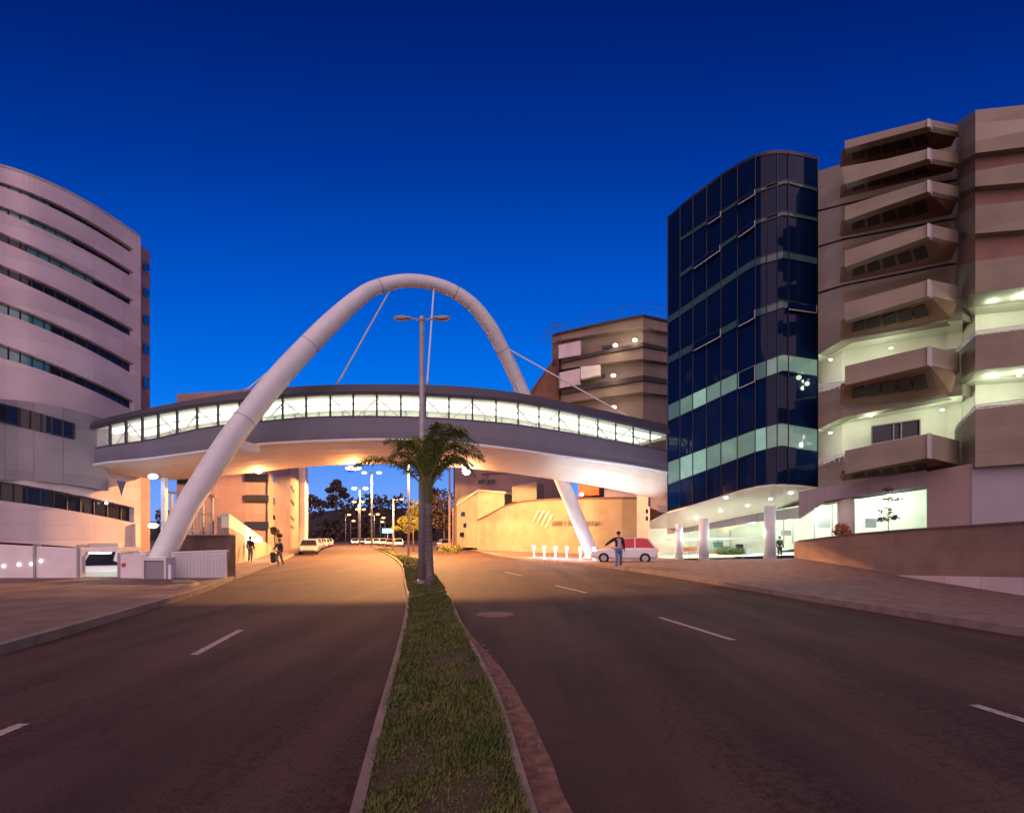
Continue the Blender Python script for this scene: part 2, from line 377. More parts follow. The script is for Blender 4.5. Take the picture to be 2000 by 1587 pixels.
# low wall line of the right-hand building and the pavement that climbs to it
WALL = [(-12,13.6,0),(14,14.0,0),(18.6,14.5,.13),(22,14.8,.32),(27,15.1,.52),(30,12.6,.30),(33,11.6,.12),(37,10.8,.12),(41,9.6,.12),(46,6.5,.12),(52,3,.12),(64,-1.5,.12),(133,-14,.12),(260,-50,.12)]
o = ribbon(lambda y: fRK(y)+.14, lambda y: li(WALL, y, 1)+.3, lambda y, t: .146+(li(WALL, y, 2)+.03-.146)*t, YS, 'pavement_right', M['cobble'], 4); tag(o, kind='structure')
def fLW(y): return li([(-12,-17),(18.0,-30),(18.9,-30),(19.0,-13.5),(24,-13.6),(60,-29),(133,-55),(260,-100)], y)
o = ribbon(fLW, lambda y: fLK(y)-.14, .142, [-12,-8,-4,0]+[i*1. for i in range(1,19)]+[18.9,19.0]+[y for y in YS if y > 19], 'pavement_left', M['paving'], 2); tag(o, kind='structure')
# driveway apron with a curved kerb at the bend
mb = MB(); arc = []
for i in range(12):
    t = i/11; a = R(-5+95*t); arc.append((-9.3-1.6*(1-math.cos(a))-.2, 14.6+2.0*math.sin(a)*1.1))
mb.tube([(x,y,.15) for x, y in arc], .09, 6); tag(mb.build('corner_kerb', M['kerb']), kind='structure')
# raised edge over the forecourt
mb = MB(); mb.box((-21.8,18.86,.05),(16.4,.18,.22)); tag(mb.build('forecourt_edge', M['brownwall']), kind='structure')

marks = [((2.97,10.3),(3.46,8.0)), ((4.42,4.9),(4.75,2.6)), ((1.46,17.2),(2.17,14.9)), ((-.3,24),(.4,21.6)), ((-4.35,7.0),(-4.71,8.9)), ((-4.1,3.2),(-4.20,4.40))]
for (a, b) in marks:
    a, b = Vector((*a,.006)), Vector((*b,.006)); u = (b-a).normalized().cross(Vector((0,0,1)))*.055
    tag(MB().add([a-u,a+u,b+u,b-u], [(0,1,2,3)]).build('lane_marking', M['paint']), kind='structure')

mh = thing('manhole_cover', 'round iron manhole cover in the right-hand carriageway', 'manhole cover', (-.35,10.7,0))
MB().tube([(-.35,10.7,.0),(-.35,10.7,.010)], .34, 28).build('cover', M['paving'], mh)
MB().tube([(-.35,10.7,.0),(-.35,10.7,.007)], .40, 28).build('rim', M['gutter'], mh)

# grass tufts on the median
rg = random.Random(11); gv = []; gf = []
def blade(x, y, z, h, w, a, lean):
    n = len(gv); dx, dy = math.cos(a)*w, math.sin(a)*w
    lx, ly = math.cos(a+1.3)*lean*h, math.sin(a+1.3)*lean*h
    gv.extend([(x-dx,y-dy,z),(x+dx,y+dy,z),(x+dx*.6+lx*.4,y+dy*.6+ly*.4,z+h*.6),(x-dx*.6+lx*.4,y-dy*.6+ly*.4,z+h*.6),(x+lx,y+ly,z+h)])
    gf.extend([(n,n+1,n+2,n+3),(n+3,n+2,n+4)])
for i in range(52000):
    y = 2.2 + 26*rg.random()**1.9
    t = rg.random(); x = fML(y)+.05+(fMR(y)-fML(y)-.09)*t
    cl = math.sin(x*5.1+y*2.3)+math.sin(x*9.7-y*3.9)+math.sin(y*1.7)
    if cl < -1.5 and rg.random() < .6: continue
    h = (.018+.026*rg.random())*(1+.25*cl)
    blade(x, y, .08, max(.015,h)*(1+y*.02), .004+.0012*y*.6, rg.random()*6.28, .3+rg.random()*.9)
for i in range(2500):
    y = 28 + 40*rg.random(); x = fML(y)+.15+(fMR(y)-fML(y)-.3)*rg.random(); blade(x, y, .12, .1+.05*rg.random(), .035, rg.random()*6.28, .7)
mb = MB(); mb.v = gv; mb.f = gf; tag(mb.build('grass', M['grass']), kind='stuff')
# small litter and pebbles along the gutter
lg = MB()
for i in range(70):
    y = 2.6+5.5*rg.random(); x = fMR(y)+.02+.20*rg.random(); s = .006+.012*rg.random(); lg.box((x,y,.008+s/2),(s*1.6,s,s),rg.random()*3)
tag(lg.build('gravel', M['kerb']), kind='stuff')

# ------------------------------------------------------------------ left-hand building (curved, banded windows)
FL = [(-260,20.2),(-120,22.2),(0,24.2),(60,24.8),(120,25.8),(180,27.1),(230,28.5),(275,29.9)]
def dL(px): return li(FL, px, 1, True) if px < -50 else ci(FL, px)
def q3(p, x):
    (x0,y0),(x1,y1),(x2,y2) = p
    return y0*(x-x1)*(x-x2)/((x0-x1)*(x0-x2)) + y1*(x-x0)*(x-x2)/((x1-x0)*(x1-x2)) + y2*(x-x0)*(x-x1)/((x2-x0)*(x2-x1))
def edge(a, b, c):
    def f(px):
        if px < 0:   # carry the line on with its slope at the picture's edge
            s = (q3((a,b,c), 5)-q3((a,b,c), 0))/5; return q3((a,b,c), 0)+s*px*.9
        return q3((a,b,c), px)
    return f
TOPL = edge((0,322),(130,372),(275,463))
WIN = [(edge((0,355),(107,396),(261,487)), edge((0,363),(107,408),(261,497))),
       (edge((0,402),(126,454),(263,533)), edge((0,413),(126,468),(263,544))),
       (edge((0,453),(126,511),(263,587)), edge((0,470),(126,527),(263,601))),
       (edge((0,516),(126,571),(263,645)), edge((0,533),(126,591),(263,661))),
       (edge((0,588),(109,632),(258,709)), edge((0,610),(109,652),(258,730))),
       (edge((0,670),(107,711),(258,782)), edge((0,698),(107,732),(258,801))),
       (edge((0,939),(132,962),(259,990)), edge((0,977),(132,996),(259,1020)))]
BOTL = edge((0,1058),(151,1068),(265,1079))
PX = list(range(-250, 0, 25)) + list(range(0, 276, 11))
lb = thing('hospital_wing', 'pale pink curved building with long dark ribbon windows on the left', 'building', (-26,26,-1.15))
rows = [TOPL] + [e for w in WIN for e in w] + [BOTL]
for i in range(0, len(rows), 2):
    a, b = rows[i], rows[i+1]
    off = (-10, -1) if i == 0 else (-.45, 0)
    mb = MB(); mb.band([(p, dL(p), a(p), b(p)) for p in PX], off); mb.build('wall', M['stone'], lb)
EPX = 262
for i, (a, b) in enumerate(WIN):
    MB().band([(p, dL(p), a(p)-.3, b(p)+.3) for p in (EPX, 268, 275)], (-.45,0)).build('wall_end', M['stone'], lb)
    wpx = [p for p in PX if p < EPX]+[EPX+2]
    def sh(p, dx=-.28):
        d = dL(p); return (GX(p,d)+dx, d, Z(a(p),d)+.05, Z(b(p),d)-.05)
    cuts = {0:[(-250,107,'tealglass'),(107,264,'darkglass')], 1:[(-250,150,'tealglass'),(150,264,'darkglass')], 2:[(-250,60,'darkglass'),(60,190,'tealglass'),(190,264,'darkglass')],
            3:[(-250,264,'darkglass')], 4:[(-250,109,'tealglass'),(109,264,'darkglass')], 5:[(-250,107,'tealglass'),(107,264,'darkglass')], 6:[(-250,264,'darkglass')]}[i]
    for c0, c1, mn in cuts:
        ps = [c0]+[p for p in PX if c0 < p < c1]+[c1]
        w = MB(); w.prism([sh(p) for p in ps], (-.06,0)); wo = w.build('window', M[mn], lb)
        fr = MB(); px = c0
        while px <= c1-3:
            d = dL(px); x = GX(px,d)-.24
            if px > -60: fr.box((x, d, (Z(a(px),d)+Z(b(px),d))/2), (.05,.05,Z(a(px),d)-Z(b(px),d)+.08))
            px += 23 if i != 6 else 26
        for e_, s_ in ((a, -.05), (b, .05)):
            fr.prism([(GX(p,dL(p))-.255, dL(p), Z(e_(p),dL(p))+s_+.03, Z(e_(p),dL(p))+s_-.03) for p in ps], (-.04,0))
        fr.build('frame', M['frame'], wo)
# dark slot along the foot, core of the building and its lower storey
MB().prism([(GX(p,dL(p))-.5, dL(p), Z(TOPL(p),dL(p))-.3, -1.15) for p in PX], (-9.5,-1)).build('core', M['brownwall'], lb)
mb = MB(); mb.prism([(GX(p,dL(p))-.12, dL(p), Z(BOTL(p)+4,dL(p)), -1.15) for p in PX if p < 160]+[(GX(160,dL(160))-.12,dL(160),Z(BOTL(160)+4,dL(160)),-1.15)], (-.3,0)); mb.build('basement_wall', M['stone'], lb)
# coping along the roof
MB().band([(p, dL(p)-.02, TOPL(p)-2.2, TOPL(p)+2) for p in PX], (-.5,0)).build('roof_coping', M['trim'], lb)
# stair tower at the right-hand end with its small windows
MB().band([(275,30.1,479,1088),(293,31.4,492,1090)], (-3,3)).build('stair_tower', M['stone2'], lb)
for y0, y1 in ((514,528),(562,578),(615,630),(671,690),(735,757)):
    MB().band([(281.5,30.35,y0,y1),(292.5,31.2,y0+3,y1+3)], (-.1,.1)).build('window', M['darkglass'], lb)
MB().band([(265,29.3,1022,1079),(275,29.8,1022,1079)], (-.4,.2)).build('pier', M['stone'], lb)
# grey block that receives the footbridge
GB = [(p, dL(p)) for p in PX if p < 182]+[(183, dL(183))]
gt = edge((0,778),(100,794),(182,817)); gb2 = edge((0,936),(100,944),(172,955))
MB().prism([(GX(p,d)+.55, d+.3, Z(gt(p),d), Z(gb2(p),d)) for p, d in GB], (-.9,0)).build('entrance_block', M['greyblock'], lb)
wt, wb = edge((0,793),(55,808),(110,824)), edge((0,829),(55,842),(110,855))
wp = [p for p in PX if p < 108]+[110]
wo = MB().prism([(GX(p,dL(p))+.60, dL(p)+.3, Z(wt(p),dL(p)), Z(wb(p),dL(p))) for p in wp], (-.12,0)).build('window', M['darkglass'], lb)
fr = MB()
for p in (0,22,44,66,88,110):
    d = dL(p); fr.box((GX(p,d)+.62, d+.3, (Z(wt(p),d)+Z(wb(p),d))/2), (.06,.08,Z(wt(p),d)-Z(wb(p),d)))
fr.prism([(GX(p,dL(p))+.61, dL(p)+.3, Z(wt(p),dL(p))+.02, Z(wt(p),dL(p))-.04) for p in wp], (-.04,0)); fr.prism([(GX(p,dL(p))+.61, dL(p)+.3, Z(wb(p),dL(p))+.04, Z(wb(p),dL(p))-.02) for p in wp], (-.04,0))
fr.build('frame', M['frame'], wo)
# lamps seen through the lowest ribbon window
for px, py in ((212,982),):
    d = dL(px)-.1; MB().ball(P(px,py,d)+Vector((-.12,0,0)), .07).build('window_lamp', M['warmspot'], lb)

# boundary wall panels in front of it
bw = thing('boundary_wall', 'pale panelled boundary wall in front of the curved building', 'wall', (-17.5,18.7,0))
for p0, p1, a0, a1 in ((-120,64,1058,1066),(68,150,1066,1070),(152,160,1068,1070)):
    MB().band([(p0,18.75,a0,1138),(p1,18.75,a1,1138)], (0,.16)).build('panel', M['whitewall'], bw)
for p in (66,151):
    MB().band([(p-2,18.7,1063,1138),(p+2,18.7,1063,1138)], (0,.26)).build('post', M['trim'], bw)
for p, y in ((6,1105),(36,1102),(60,1101),(79,1095)):
    MB().ball(P(p,y,18.72), (.045,.03,.045)).build('marker_light', M['warmspot'], bw)
gc = thing('added_garage_canopy', 'small added canopy carrying a lamp over the vehicle opening behind the gate pier', 'canopy', (-18.6,22,0))
MB().band([(150,19.6,1069,1077),(231,19.6,1069,1077)], (0,1.2)).build('slab', M['whitewall'], gc)  # slab added as a mount for the lamp that lights the opening
MB().band([(150,27.0,1060,1137),(231,27.0,1060,1137)], (0,.2)).build('rear_wall', M['cream'], gc)
c = P(196,1079,21); MB().box(tuple(c), (.8,.15,.05)).build('lamp', M['lobbylight'], gc); light(gc, tuple(c-Vector((0,.3,.15))), 45, (.8,1,.85), .15)
gp = thing('gate_pier', 'pale gate pier with a small red sign beside the vehicle opening', 'gate pier', (-14.2,18.7,0))
MB().band([(229,18.72,1079,1138),(235,18.72,1079,1138)], (0,.3)).build('post', M['steel'], gp)
MB().band([(235.3,18.7,1082,1138),(276,18.6,1080,1138)], (0,.25)).build('panel', M['whitewall'], gp)
MB().band([(237,18.66,1099,1106),(245,18.66,1099,1106)], (0,.04)).build('sign', M['red'], gp)
cb = thing('equipment_cabinet', 'grey cabinet with a white frame at the foot of the arch', 'cabinet', (-12.8,18.4,0))
MB().band([(281,18.3,1094,1137),(320,18.3,1094,1137)], (0,.6)).build('door', M['greyblock'], cb)
MB().band([(277,18.25,1088,1094),(324,18.25,1088,1094)], (0,.7)).build('top_rail', M['white'], cb)
for p in (277,320): MB().band([(p,18.25,1094,1138),(p+4,18.25,1094,1138)], (0,.7)).build('side_rail', M['white'], cb)
pp = thing('yellow_post', 'short pale post catching orange light beside the framed cabinet', 'post', (GX(331,18.2),18.2,0))
MB().band([(328,18.2,1102,1138),(334,18.2,1102,1138)], (0,.12)).build('post', M['whitewall'], pp)
MB().band([(327.5,18.19,1100,1102),(334.5,18.19,1100,1102)], (0,.14)).build('cap', M['trim'], pp)
pf = thing('panel_fence', 'white corrugated panel fence below a dark brown wall', 'fence', (-11.5,18.7,0))
for k in range(6):
    a = 336+k*17.7
    MB().band([(a,18.8,1080-k*.7,1138),(a+17.2,18.8,1079.5-k*.7,1138)], (0,.06)).build('panel', M['whitewall'], pf)
rb = MB()
for k in range(38): rb.box((GX(338+k*2.8,18.79), 18.79, .52), (.018,.03,1.0))
rb.build('ribs', M['white'], pf)
MB().band([(335,18.76,1077,1080),(443,18.76,1073,1076)], (0,.12)).build('top_rail', M['white'], pf)
bl = thing('brown_wall', 'dark brown wall with a pale coping behind the white panel fence', 'wall', (-11.6,19.8,0))
MB().band([(318,25.6,1047,1100),(449,25.6,1045,1100)], (0,.4)).build('wall', M['brownwall'], bl)
MB().band([(444,19.2,1046,1133),(449,19.2,1046,1133)], (0,.4)).build('pier', M['brownwall'], bl)
MB().band([(317,25.5,1044,1047),(450,25.5,1042,1045)], (0,.5)).build('coping', M['stone2'], bl)
# raised terrace behind with posts and frames
tr = thing('stair_pergola', 'pale posts and slender frames of a raised stair behind the left arch leg', 'pergola', (-18,27,0))
for p0, y0, y1 in ((331,960,1046),(352,965,1046),(371,970,1046),(392,975,1046),(411,968,1046)):
    MB().band([(p0,27,y0,1062),(p0+4,27,y0,1062)], (0,.15)).build('post', M['trim'], tr)
for y in (1000,1018,1033):
    MB().band([(330,26.9,y,y+1.4),(416,26.9,y+3,y+4.4)], (0,.06)).build('rail', M['steel'], tr)
MB().band([(328,26.8,958,963),(418,26.8,966,971)], (0,.3)).build('beam', M['stone2'], tr)
for k in range(14):
    MB().band([(336+k*6,27.1,1004,1046),(337+k*6,27.1,1004,1046)], (0,.03)).build('baluster', M['trim'], tr)
# white column with two blue-white lamps
lc = thing('lit_column', 'white column carrying two blue-white lamps beside the curved building', 'light column', (GX(318,27),27,-1))
MB().band([(314,27,932,1100),(322,27,932,1100)], (0,.25)).build('column', M['white'], lc)
for py in (930,1026):
    c = P(299,py,26.4); hd = MB().ball(c, (.26,.16,.15)); hd.build('lamp', M['bluelamp'], lc)
    MB().bar(c+Vector((.15,.1,.05)), P(314,py,27.1), .08, .08).build('arm', M['steel'], lc)
    light(lc, tuple(c+Vector((0,-.35,-.1))), 45, (.45,.7,1), .2)

# ------------------------------------------------------------------ footbridge
BR = [(165,26.6,828,844,882,913,927),(180,26.8,823,839,877,909,926),(290,27.5,797,812,860,897,937),(400,28.3,776,793,836,882,931),(500,29.0,761,782,825,869,920),
      (600,29.6,753,773,816,863,910),(760,30.2,750,770,814,859,906),(900,30.8,754,777,820,866,913),(1000,31.5,765,785,829,878,922),(1100,32.6,784,803,844,892,935),
      (1200,34.0,806,825,862,905,950),(1303,36.0,829,848,881,923,970),(1330,36.6,835,853,886,929,976)]
posts = [182,215,246,278,309,346,385,426,468,510,552,598,645,690,736,783,831,877,923,969,1012,1053,1092,1131,1168,1203,1237,1270,1303]
bpx = [177]+posts+[1322]
def bd(px): return ci(BR, px, 1)
def bp(px): return Vector((GX(px,bd(px)), bd(px), 0))
def bn(px):
    t = bp(px+6)-bp(px-6); n = Vector((-t.y, t.x, 0)).normalized(); return n if n.y > 0 else -n
fb = thing('footbridge', 'enclosed footbridge with a lit glazed gallery crossing over both carriageways', 'footbridge', (-6,30,0))
def sec(px, o, k, dz=0, back=0):     # point of the section: o metres behind the front face at the height read at row k
    d = bd(px); return bp(px)+bn(px)*o+Vector((0,0,Z(ci(BR,px,k), d+back)+dz))
def loft(profile, pxs=None, close=True):
    pxs = pxs or bpx; m = len(profile); vs = []
    for p in pxs:
        for f in profile: vs.append(f(p))
    fs = [(i*m+k, i*m+(k+1)%m, (i+1)*m+(k+1)%m, (i+1)*m+k) for i in range(len(pxs)-1) for k in range(m if close else m-1)]
    if close: fs += [tuple(range(m)), tuple((len(pxs)-1)*m+k for k in range(m))]
    mb = MB(); mb.add(vs, fs); return mb
S = lambda o, k, dz=0, back=0: (lambda p: sec(p, o, k, dz, back))
WD = 3.9
loft([S(0,4),S(-.07,5,.5),S(-.05,5,.05),S(.12,5,.05),S(.12,4)]).build('side_fascia', M['lilac'], fb)
loft([S(-.09,5,.09),S(-.12,5,.0),S(-.02,5,-.07),S(.12,5,-.05),S(.12,5,.04)]).build('white_lip', M['white'], fb)
def belly(t):
    def f(p):
        a = sec(p,.1,5,-.06); lo = Z(ci(BR,p,6), bd(p)+2.0)
        z = a.z-(a.z-lo)*math.sin(math.pi*t)**.75; q = bp(p)+bn(p)*(.1+(WD-.2)*t); return Vector((q.x,q.y,z))
    return f
loft([belly(t/12) for t in range(13)]+[S(WD-.1,5,.1),S(.1,5,.1)]).build('underside', M['soffit'], fb, smooth=False)
loft([S(.1,4,-.75),S(WD-.1,4,-.75),S(WD-.1,4,-.9),S(.1,4,-.9)]).build('floor', M['interior'], fb)
loft([S(WD,5,-.05),S(WD,3,0),S(WD-.1,3,0),S(WD-.1,5,-.05)]).build('rear_wall', M['interior'], fb)
loft([S(-.22,3,.0),S(-.26,3,.1),S(-.1,2,-.03),S(.9,2,.12),S(2,2,.18),S(3,2,.12),S(WD+.1,2,-.03),S(WD+.22,3,.05),S(WD+.2,3,0)]).build('roof', M['roofdark'], fb)
loft([S(.0,3,-.01),S(WD-.12,3,-.01),S(WD-.12,3,-.05),S(.0,3,-.05)]).build('ceiling', M['interior'], fb)
for o_ in (.6, 2.2):
    loft([S(o_,3,-.06),S(o_+1.0,3,-.06),S(o_+1.0,3,-.1),S(o_,3,-.1)], posts).build('ceiling_light', M['tube_light'], fb)
MB_r = loft([S(WD-.2,4,.40),S(WD-.16,4,.40),S(WD-.16,4,.46),S(WD-.2,4,.46)]); MB_r.build('rear_handrail', M['steel'], fb)
loft([S(WD-.2,3,-.42),S(WD-.13,3,-.42),S(WD-.13,3,-.5),S(WD-.2,3,-.5)]).build('rear_rail', M['trim'], fb)
loft([S(-.03,4,.0),S(.06,4,.0),S(.06,4,.06),S(-.03,4,.06)]).build('sill', M['roofdark'], fb)
for i, px in enumerate(posts):
    a, b = sec(px,.02,4), sec(px,.02,3)
    MB().bar(a, b, .10, .12).build('mullion', M['roofdark'], fb)
    a, b = sec(px,WD-.16,4,-.7), sec(px,WD-.16,3,-.05)
    MB().bar(a, b, .07, .07).build('rear_post', M['steel'], fb)
    if i < len(posts)-1:
        q = posts[i+1]
        v = [sec(px,.05,4,.03), sec(q,.05,4,.03), sec(q,.05,3,-.02), sec(px,.05,3,-.02)]
        MB().add(v, [(0,1,2,3)]).build('window_pane', M['glass'], fb)
        if i % 4 != 3:
            c, e = (px, q) if i % 2 else (q, px)
            MB().bar(sec(c,.45,4,-.05), sec(e,.45,3,-.1), .07, .07).build('brace', M['interior'], fb)
        if i % 3 == 1:
            MB().bar(sec(px,.45,4,.1), sec(q,.45,4,.9 if False else .25), .05, .05).build('brace', M['interior'], fb)
# small triangular brackets under the left end
for px, py, py2 in ((172,930,957),(236,938,968)):
    c = P(px,py,bd(px)+.4)
    MB().add([P(px-8,py,bd(px)+.3),P(px+10,py+2,bd(px)+.3),P(px+1,py2,bd(px)+.3),P(px-8,py,bd(px)+.8),P(px+10,py+2,bd(px)+.8),P(px+1,py2,bd(px)+.8)], [(0,1,2),(3,5,4),(0,2,5,3),(1,4,5,2),(0,3,4,1)]).build('bracket', M['lilac'], fb)
# bracket where the arch leg carries the deck
MB().add([P(455,868,26.9),P(505,868,28.8),P(508,882,28.9),P(470,880,27.3),P(455,855,26.9)], [(0,1,2,3),(4,1,0)]).build('deck_bracket', M['white'], fb)

# ------------------------------------------------------------------ arch and its hangers
AR = [(312,1096,23.6,.50),(345,1030,24.0,.50),(378,968,24.6,.52),(446,863,25.6,.55),(494,799,26.5,.57),(535,748,27.2,.58),(578,700,27.9,.57),(642,634,28.9,.54),(699,583,29.8,.47),(740,559,30.5,.41),
      (803,548,31.4,.39),(866,560,32.4,.40),(917,590,33.3,.44),(953,632,34.1,.47),(981,682,35,.48),(1003,727,35.7,.48),(1022,770,36.2,.49),(1060,855,36.8,.50),(1100,945,37.1,.50),(1132,1022,37.2,.49),(1163,1097,37.2,.48)]
def arch_at(t):
    tab = [(i,)+a for i, a in enumerate(AR)]
    return P(ci(tab,t,1), ci(tab,t,2), ci(tab,t,3)), ci(tab,t,4)
st = [i/10 for i in range((len(AR)-1)*10+1)]
ar = thing('steel_arch', 'tall white tubular steel arch leaping diagonally over the footbridge', 'arch', (-6,30,0))
MB().tube([arch_at(t)[0] for t in st], [arch_at(t)[1] for t in st], 64).build('tube', M['white'], ar)
for t in (3.6, 6.4, 9.0, 11.4, 14.0):
    p, r = arch_at(t); q, _ = arch_at(t+.02); MB().tube([p, p+(q-p).normalized()*.06], r+.012, 28).build('weld_collar', M['trim'], ar)
def near_t(px): return min(st, key=lambda t: abs((arch_at(t)[0].x/arch_at(t)[0].y*1000+1000)-px))
for (pa, pb, ob) in ((690,478,.3),(772,657,.3),(848,834,.3),(975,1237,.5),(1000,1064,3.3)):
    a = arch_at(near_t(pa))[0]; b = sec(pb, ob, 2, .12)
    MB().tube([a, b], .055, 8).build('hanger', M['white'], ar)
    MB().tube([b+Vector((0,0,-.12)), b+Vector((0,0,.12))], .10, 10).build('anchor', M['steel'], ar)
ft = thing('arch_footing', 'angular grey concrete footing under the left leg of the arch', 'footing', (GX(300,23.6),23.6,-.4))
c = P(312,1096,23.6)
MB().hexa([(c.x-1.9,22.8,-1.2),(c.x+1.2,22.8,-1.2),(c.x+1.2,24.6,-1.2),(c.x-1.9,24.6,-1.2)], [(c.x-.9,23.0,.95),(c.x+.5,23.0,.45),(c.x+.5,24.4,.45),(c.x-.9,24.4,.95)]).build('block', M['greyblock'], ft)
MB().hexa([(c.x-1.95,22.7,-1.2),(c.x-1.1,22.7,-1.2),(c.x-1.1,23.2,-1.2),(c.x-1.95,23.2,-1.2)], [(c.x-1.3,22.7,1.1),(c.x-1.1,22.7,1.1),(c.x-1.1,23.2,1.1),(c.x-1.3,23.2,1.1)]).build('fin', M['whitewall'], ft)
ft = thing('arch_footing', 'low white footing at the right leg of the arch behind the bollard lamps', 'footing', (GX(1163,37.2),37.2,0))
c = P(1163,1097,37.2)
MB().tube([(c.x,c.y,-.2),(c.x,c.y,.35)], [.95,.8], 20).build('block', M['whitewall'], ft)

# ------------------------------------------------------------------ glass tower
TW = [(1303,36,427,1000),(1340,34.7,394,990),(1400,33.0,349,972),(1445,31.7,320,958),(1480,30.8,303,950),(1505,30.3,297,947),(1530,30.15,296,946.5),(1560,30.2,300,948),(1598,30.5,309,952)]
def tw(px, k): return ci(TW, px, k)
tpx = [1303,1316,1328,1340,1353,1366,1380,1394,1408,1424,1440,1457,1475,1486,1497,1507,1518,1529,1540,1555,1570,1585,1598]
gt_ = thing('glass_tower', 'dark blue glass office tower with a rounded corner and lit strip windows', 'building', (12,32,0))
toff = [Vector((3.2*(1-(p-1303)/400), 4.5)) if p < 1500 else Vector((1.6,4.5)) for p in tpx]
MB().prism([(GX(p,tw(p,1)), tw(p,1), Z(tw(p,2),tw(p,1)), Z(tw(p,3),tw(p,1))) for p in tpx], toff).build('glass_skin', M['towerglass'], gt_)
MB().prism([(GX(p,tw(p,1)-.04), tw(p,1)-.04, Z(tw(p,2),tw(p,1))+.06, Z(tw(p,2),tw(p,1))-.14) for p in tpx], (.1,.3)).build('parapet_trim', M['mullion'], gt_)
MB().prism([(GX(p,tw(p,1)-.04), tw(p,1)-.04, Z(tw(p,3),tw(p,1))+.08, Z(tw(p,3),tw(p,1))-.05) for p in tpx], (.1,.3)).build('base_trim', M['mullion'], gt_)
STR = [([(1303,485),(1470,376),(1536,354),(1598,372)], 7, 'towerdim'), ([(1303,556),(1475,435),(1532,416),(1598,430)], 8, 'towerdim'),
       ([(1303,627),(1470,514),(1530,497),(1598,511)], 14, 'towerdim'), ([(1303,705),(1475,612),(1530,594),(1598,604)], 14, 'towerdim'),
       ([(1303,808),(1470,730),(1530,708),(1598,719)], 32, 'towerlit'), ([(1303,925),(1400,889),(1475,861),(1525,848),(1598,860)], 44, 'towerlit')]
mull = [1304,1328,1353,1380,1408,1440,1475,1497,1518,1540,1597]
for c, th, mn in STR:
    for i in range(len(mull)-1):
        a, b = mull[i]+1.2, mull[i+1]-1.2
        if mn == 'towerdim' and th < 12 and i in (0,3,7): continue
        ps = [a, (a+b)/2, b]
        MB().prism([(GX(p,tw(p,1)-.03), tw(p,1)-.03, Z(li(c,p)-th/2,tw(p,1)), Z(li(c,p)+th/2,tw(p,1))) for p in ps], (.01,.06)).build('window', M[mn if mn == 'towerdim' else random.choice(['towerlit','towerlit','towerlit_low','towerlit_high'])], gt_)
for p in mull:
    d = tw(p,1)-.05; x = GX(p,d)
    MB().box((x, d, (Z(tw(p,2),d)+Z(tw(p,3),d))/2), (.03,.08,Z(tw(p,2),d)-Z(tw(p,3),d)-.02)).build('mullion', M['mullion'], gt_)
tm = MB()
for c, th, mn in STR:
    for s in (-1,1):
        tm.prism([(GX(p,tw(p,1)-.06), tw(p,1)-.06, Z(li(c,p)+s*th/2-.8,tw(p,1)), Z(li(c,p)+s*th/2+.8,tw(p,1))) for p in tpx], (.02,.08))
tm.build('transoms', M['mullion'], gt_)
# outward-opened vents with pale edges
for c, th, p0, p1 in ((0,8,1383,1407),(0,8,1442,1474),(1,9,1355,1406),(1,9,1442,1474),(3,14,1355,1407),(3,14,1442,1474),(4,30,1443,1474),(3,14,1541,1595)):
    tb, _, _ = STR[c]
    pa, pb = (P(p, li(tb,p)+th/2+1, tw(p,1)-.30) for p in (p0,p1))
    ta, tb2 = (P(p, li(tb,p)-th/2, tw(p,1)-.05) for p in (p0,p1))
    vn = MB().add([pa,pb,tb2,ta], [(0,1,2,3)]).build('open_vent', M['towerglass'], gt_)
    e = MB(); e.bar(pa,pb,.04,.05); e.bar(pb,tb2,.04,.05); e.build('edge', M['trim'], vn)
# white soffit and canopy beneath the tower
cf = [(1270,35.5,1020),(1303,35.9,1002),(1340,34.6,992),(1400,32.9,974),(1445,31.6,960),(1480,30.7,952),(1505,30.2,949),(1530,30.1,948.5),(1560,30.1,950),(1598,30.4,954)]
cbk = [(1270,37.5,1032),(1303,38,1031),(1340,37,1030),(1400,35.6,1018),(1445,34.6,1009),(1480,33.8,1002),(1505,33.2,997),(1530,33,993),(1560,33,990),(1598,33,986)]
cn = thing('entrance_canopy', 'white entrance canopy with downlights beneath the glass tower', 'canopy', (12,33,3))
mb = MB(); n = len(cf); vs = []
for (p,d,y), (p2,d2,y2) in zip(cf, cbk):
    a, b = P(p,y,d), P(p2,y2,d2); vs += [a, b, b+Vector((0,0,.14)), a+Vector((0,0,.10))]
mb.add(vs, [f for i in range(n-1) for f in ((4*i,4*i+4,4*i+5,4*i+1),(4*i+2,4*i+6,4*i+7,4*i+3),(4*i+3,4*i+7,4*i+4,4*i),(4*i+1,4*i+5,4*i+6,4*i+2))]+[(0,1,2,3),(4*n-1,4*n-2,4*n-3,4*n-4)])
mb.build('soffit', M['cream'], cn)
for px, py, t in ((1360,1010,.6),(1407,999,.55),(1460,987,.6),(1418,972,.05),(1505,975,.5),(1545,962,.3)):
    d = ci(cf,px,1)*(1-t)+ci(cbk,px,1)*t; yy = ci(cf,px,2)*(1-t)+ci(cbk,px,2)*t
    MB().ball(P(px,yy+.6,d)+Vector((0,0,-.02)), (.09,.09,.04)).build('downlight', M['whitelamp'], cn)
for px_, d_ in ((1345,34.6),(1420,33),(1490,31.8),(1560,31.6)): light(cn, tuple(P(px_,1040,d_)), 42, (.85,1,.86), .3)  # unseen fill lights added below the canopy to brighten its soffit
mb = MB(); mb.band([(1303,38.1,1031,1043),(1400,35.7,1018,1031),(1480,33.9,1002,1018),(1560,33.1,990,1012)], (.2,.3)); mb.build('fascia', M['mauve'], cn)
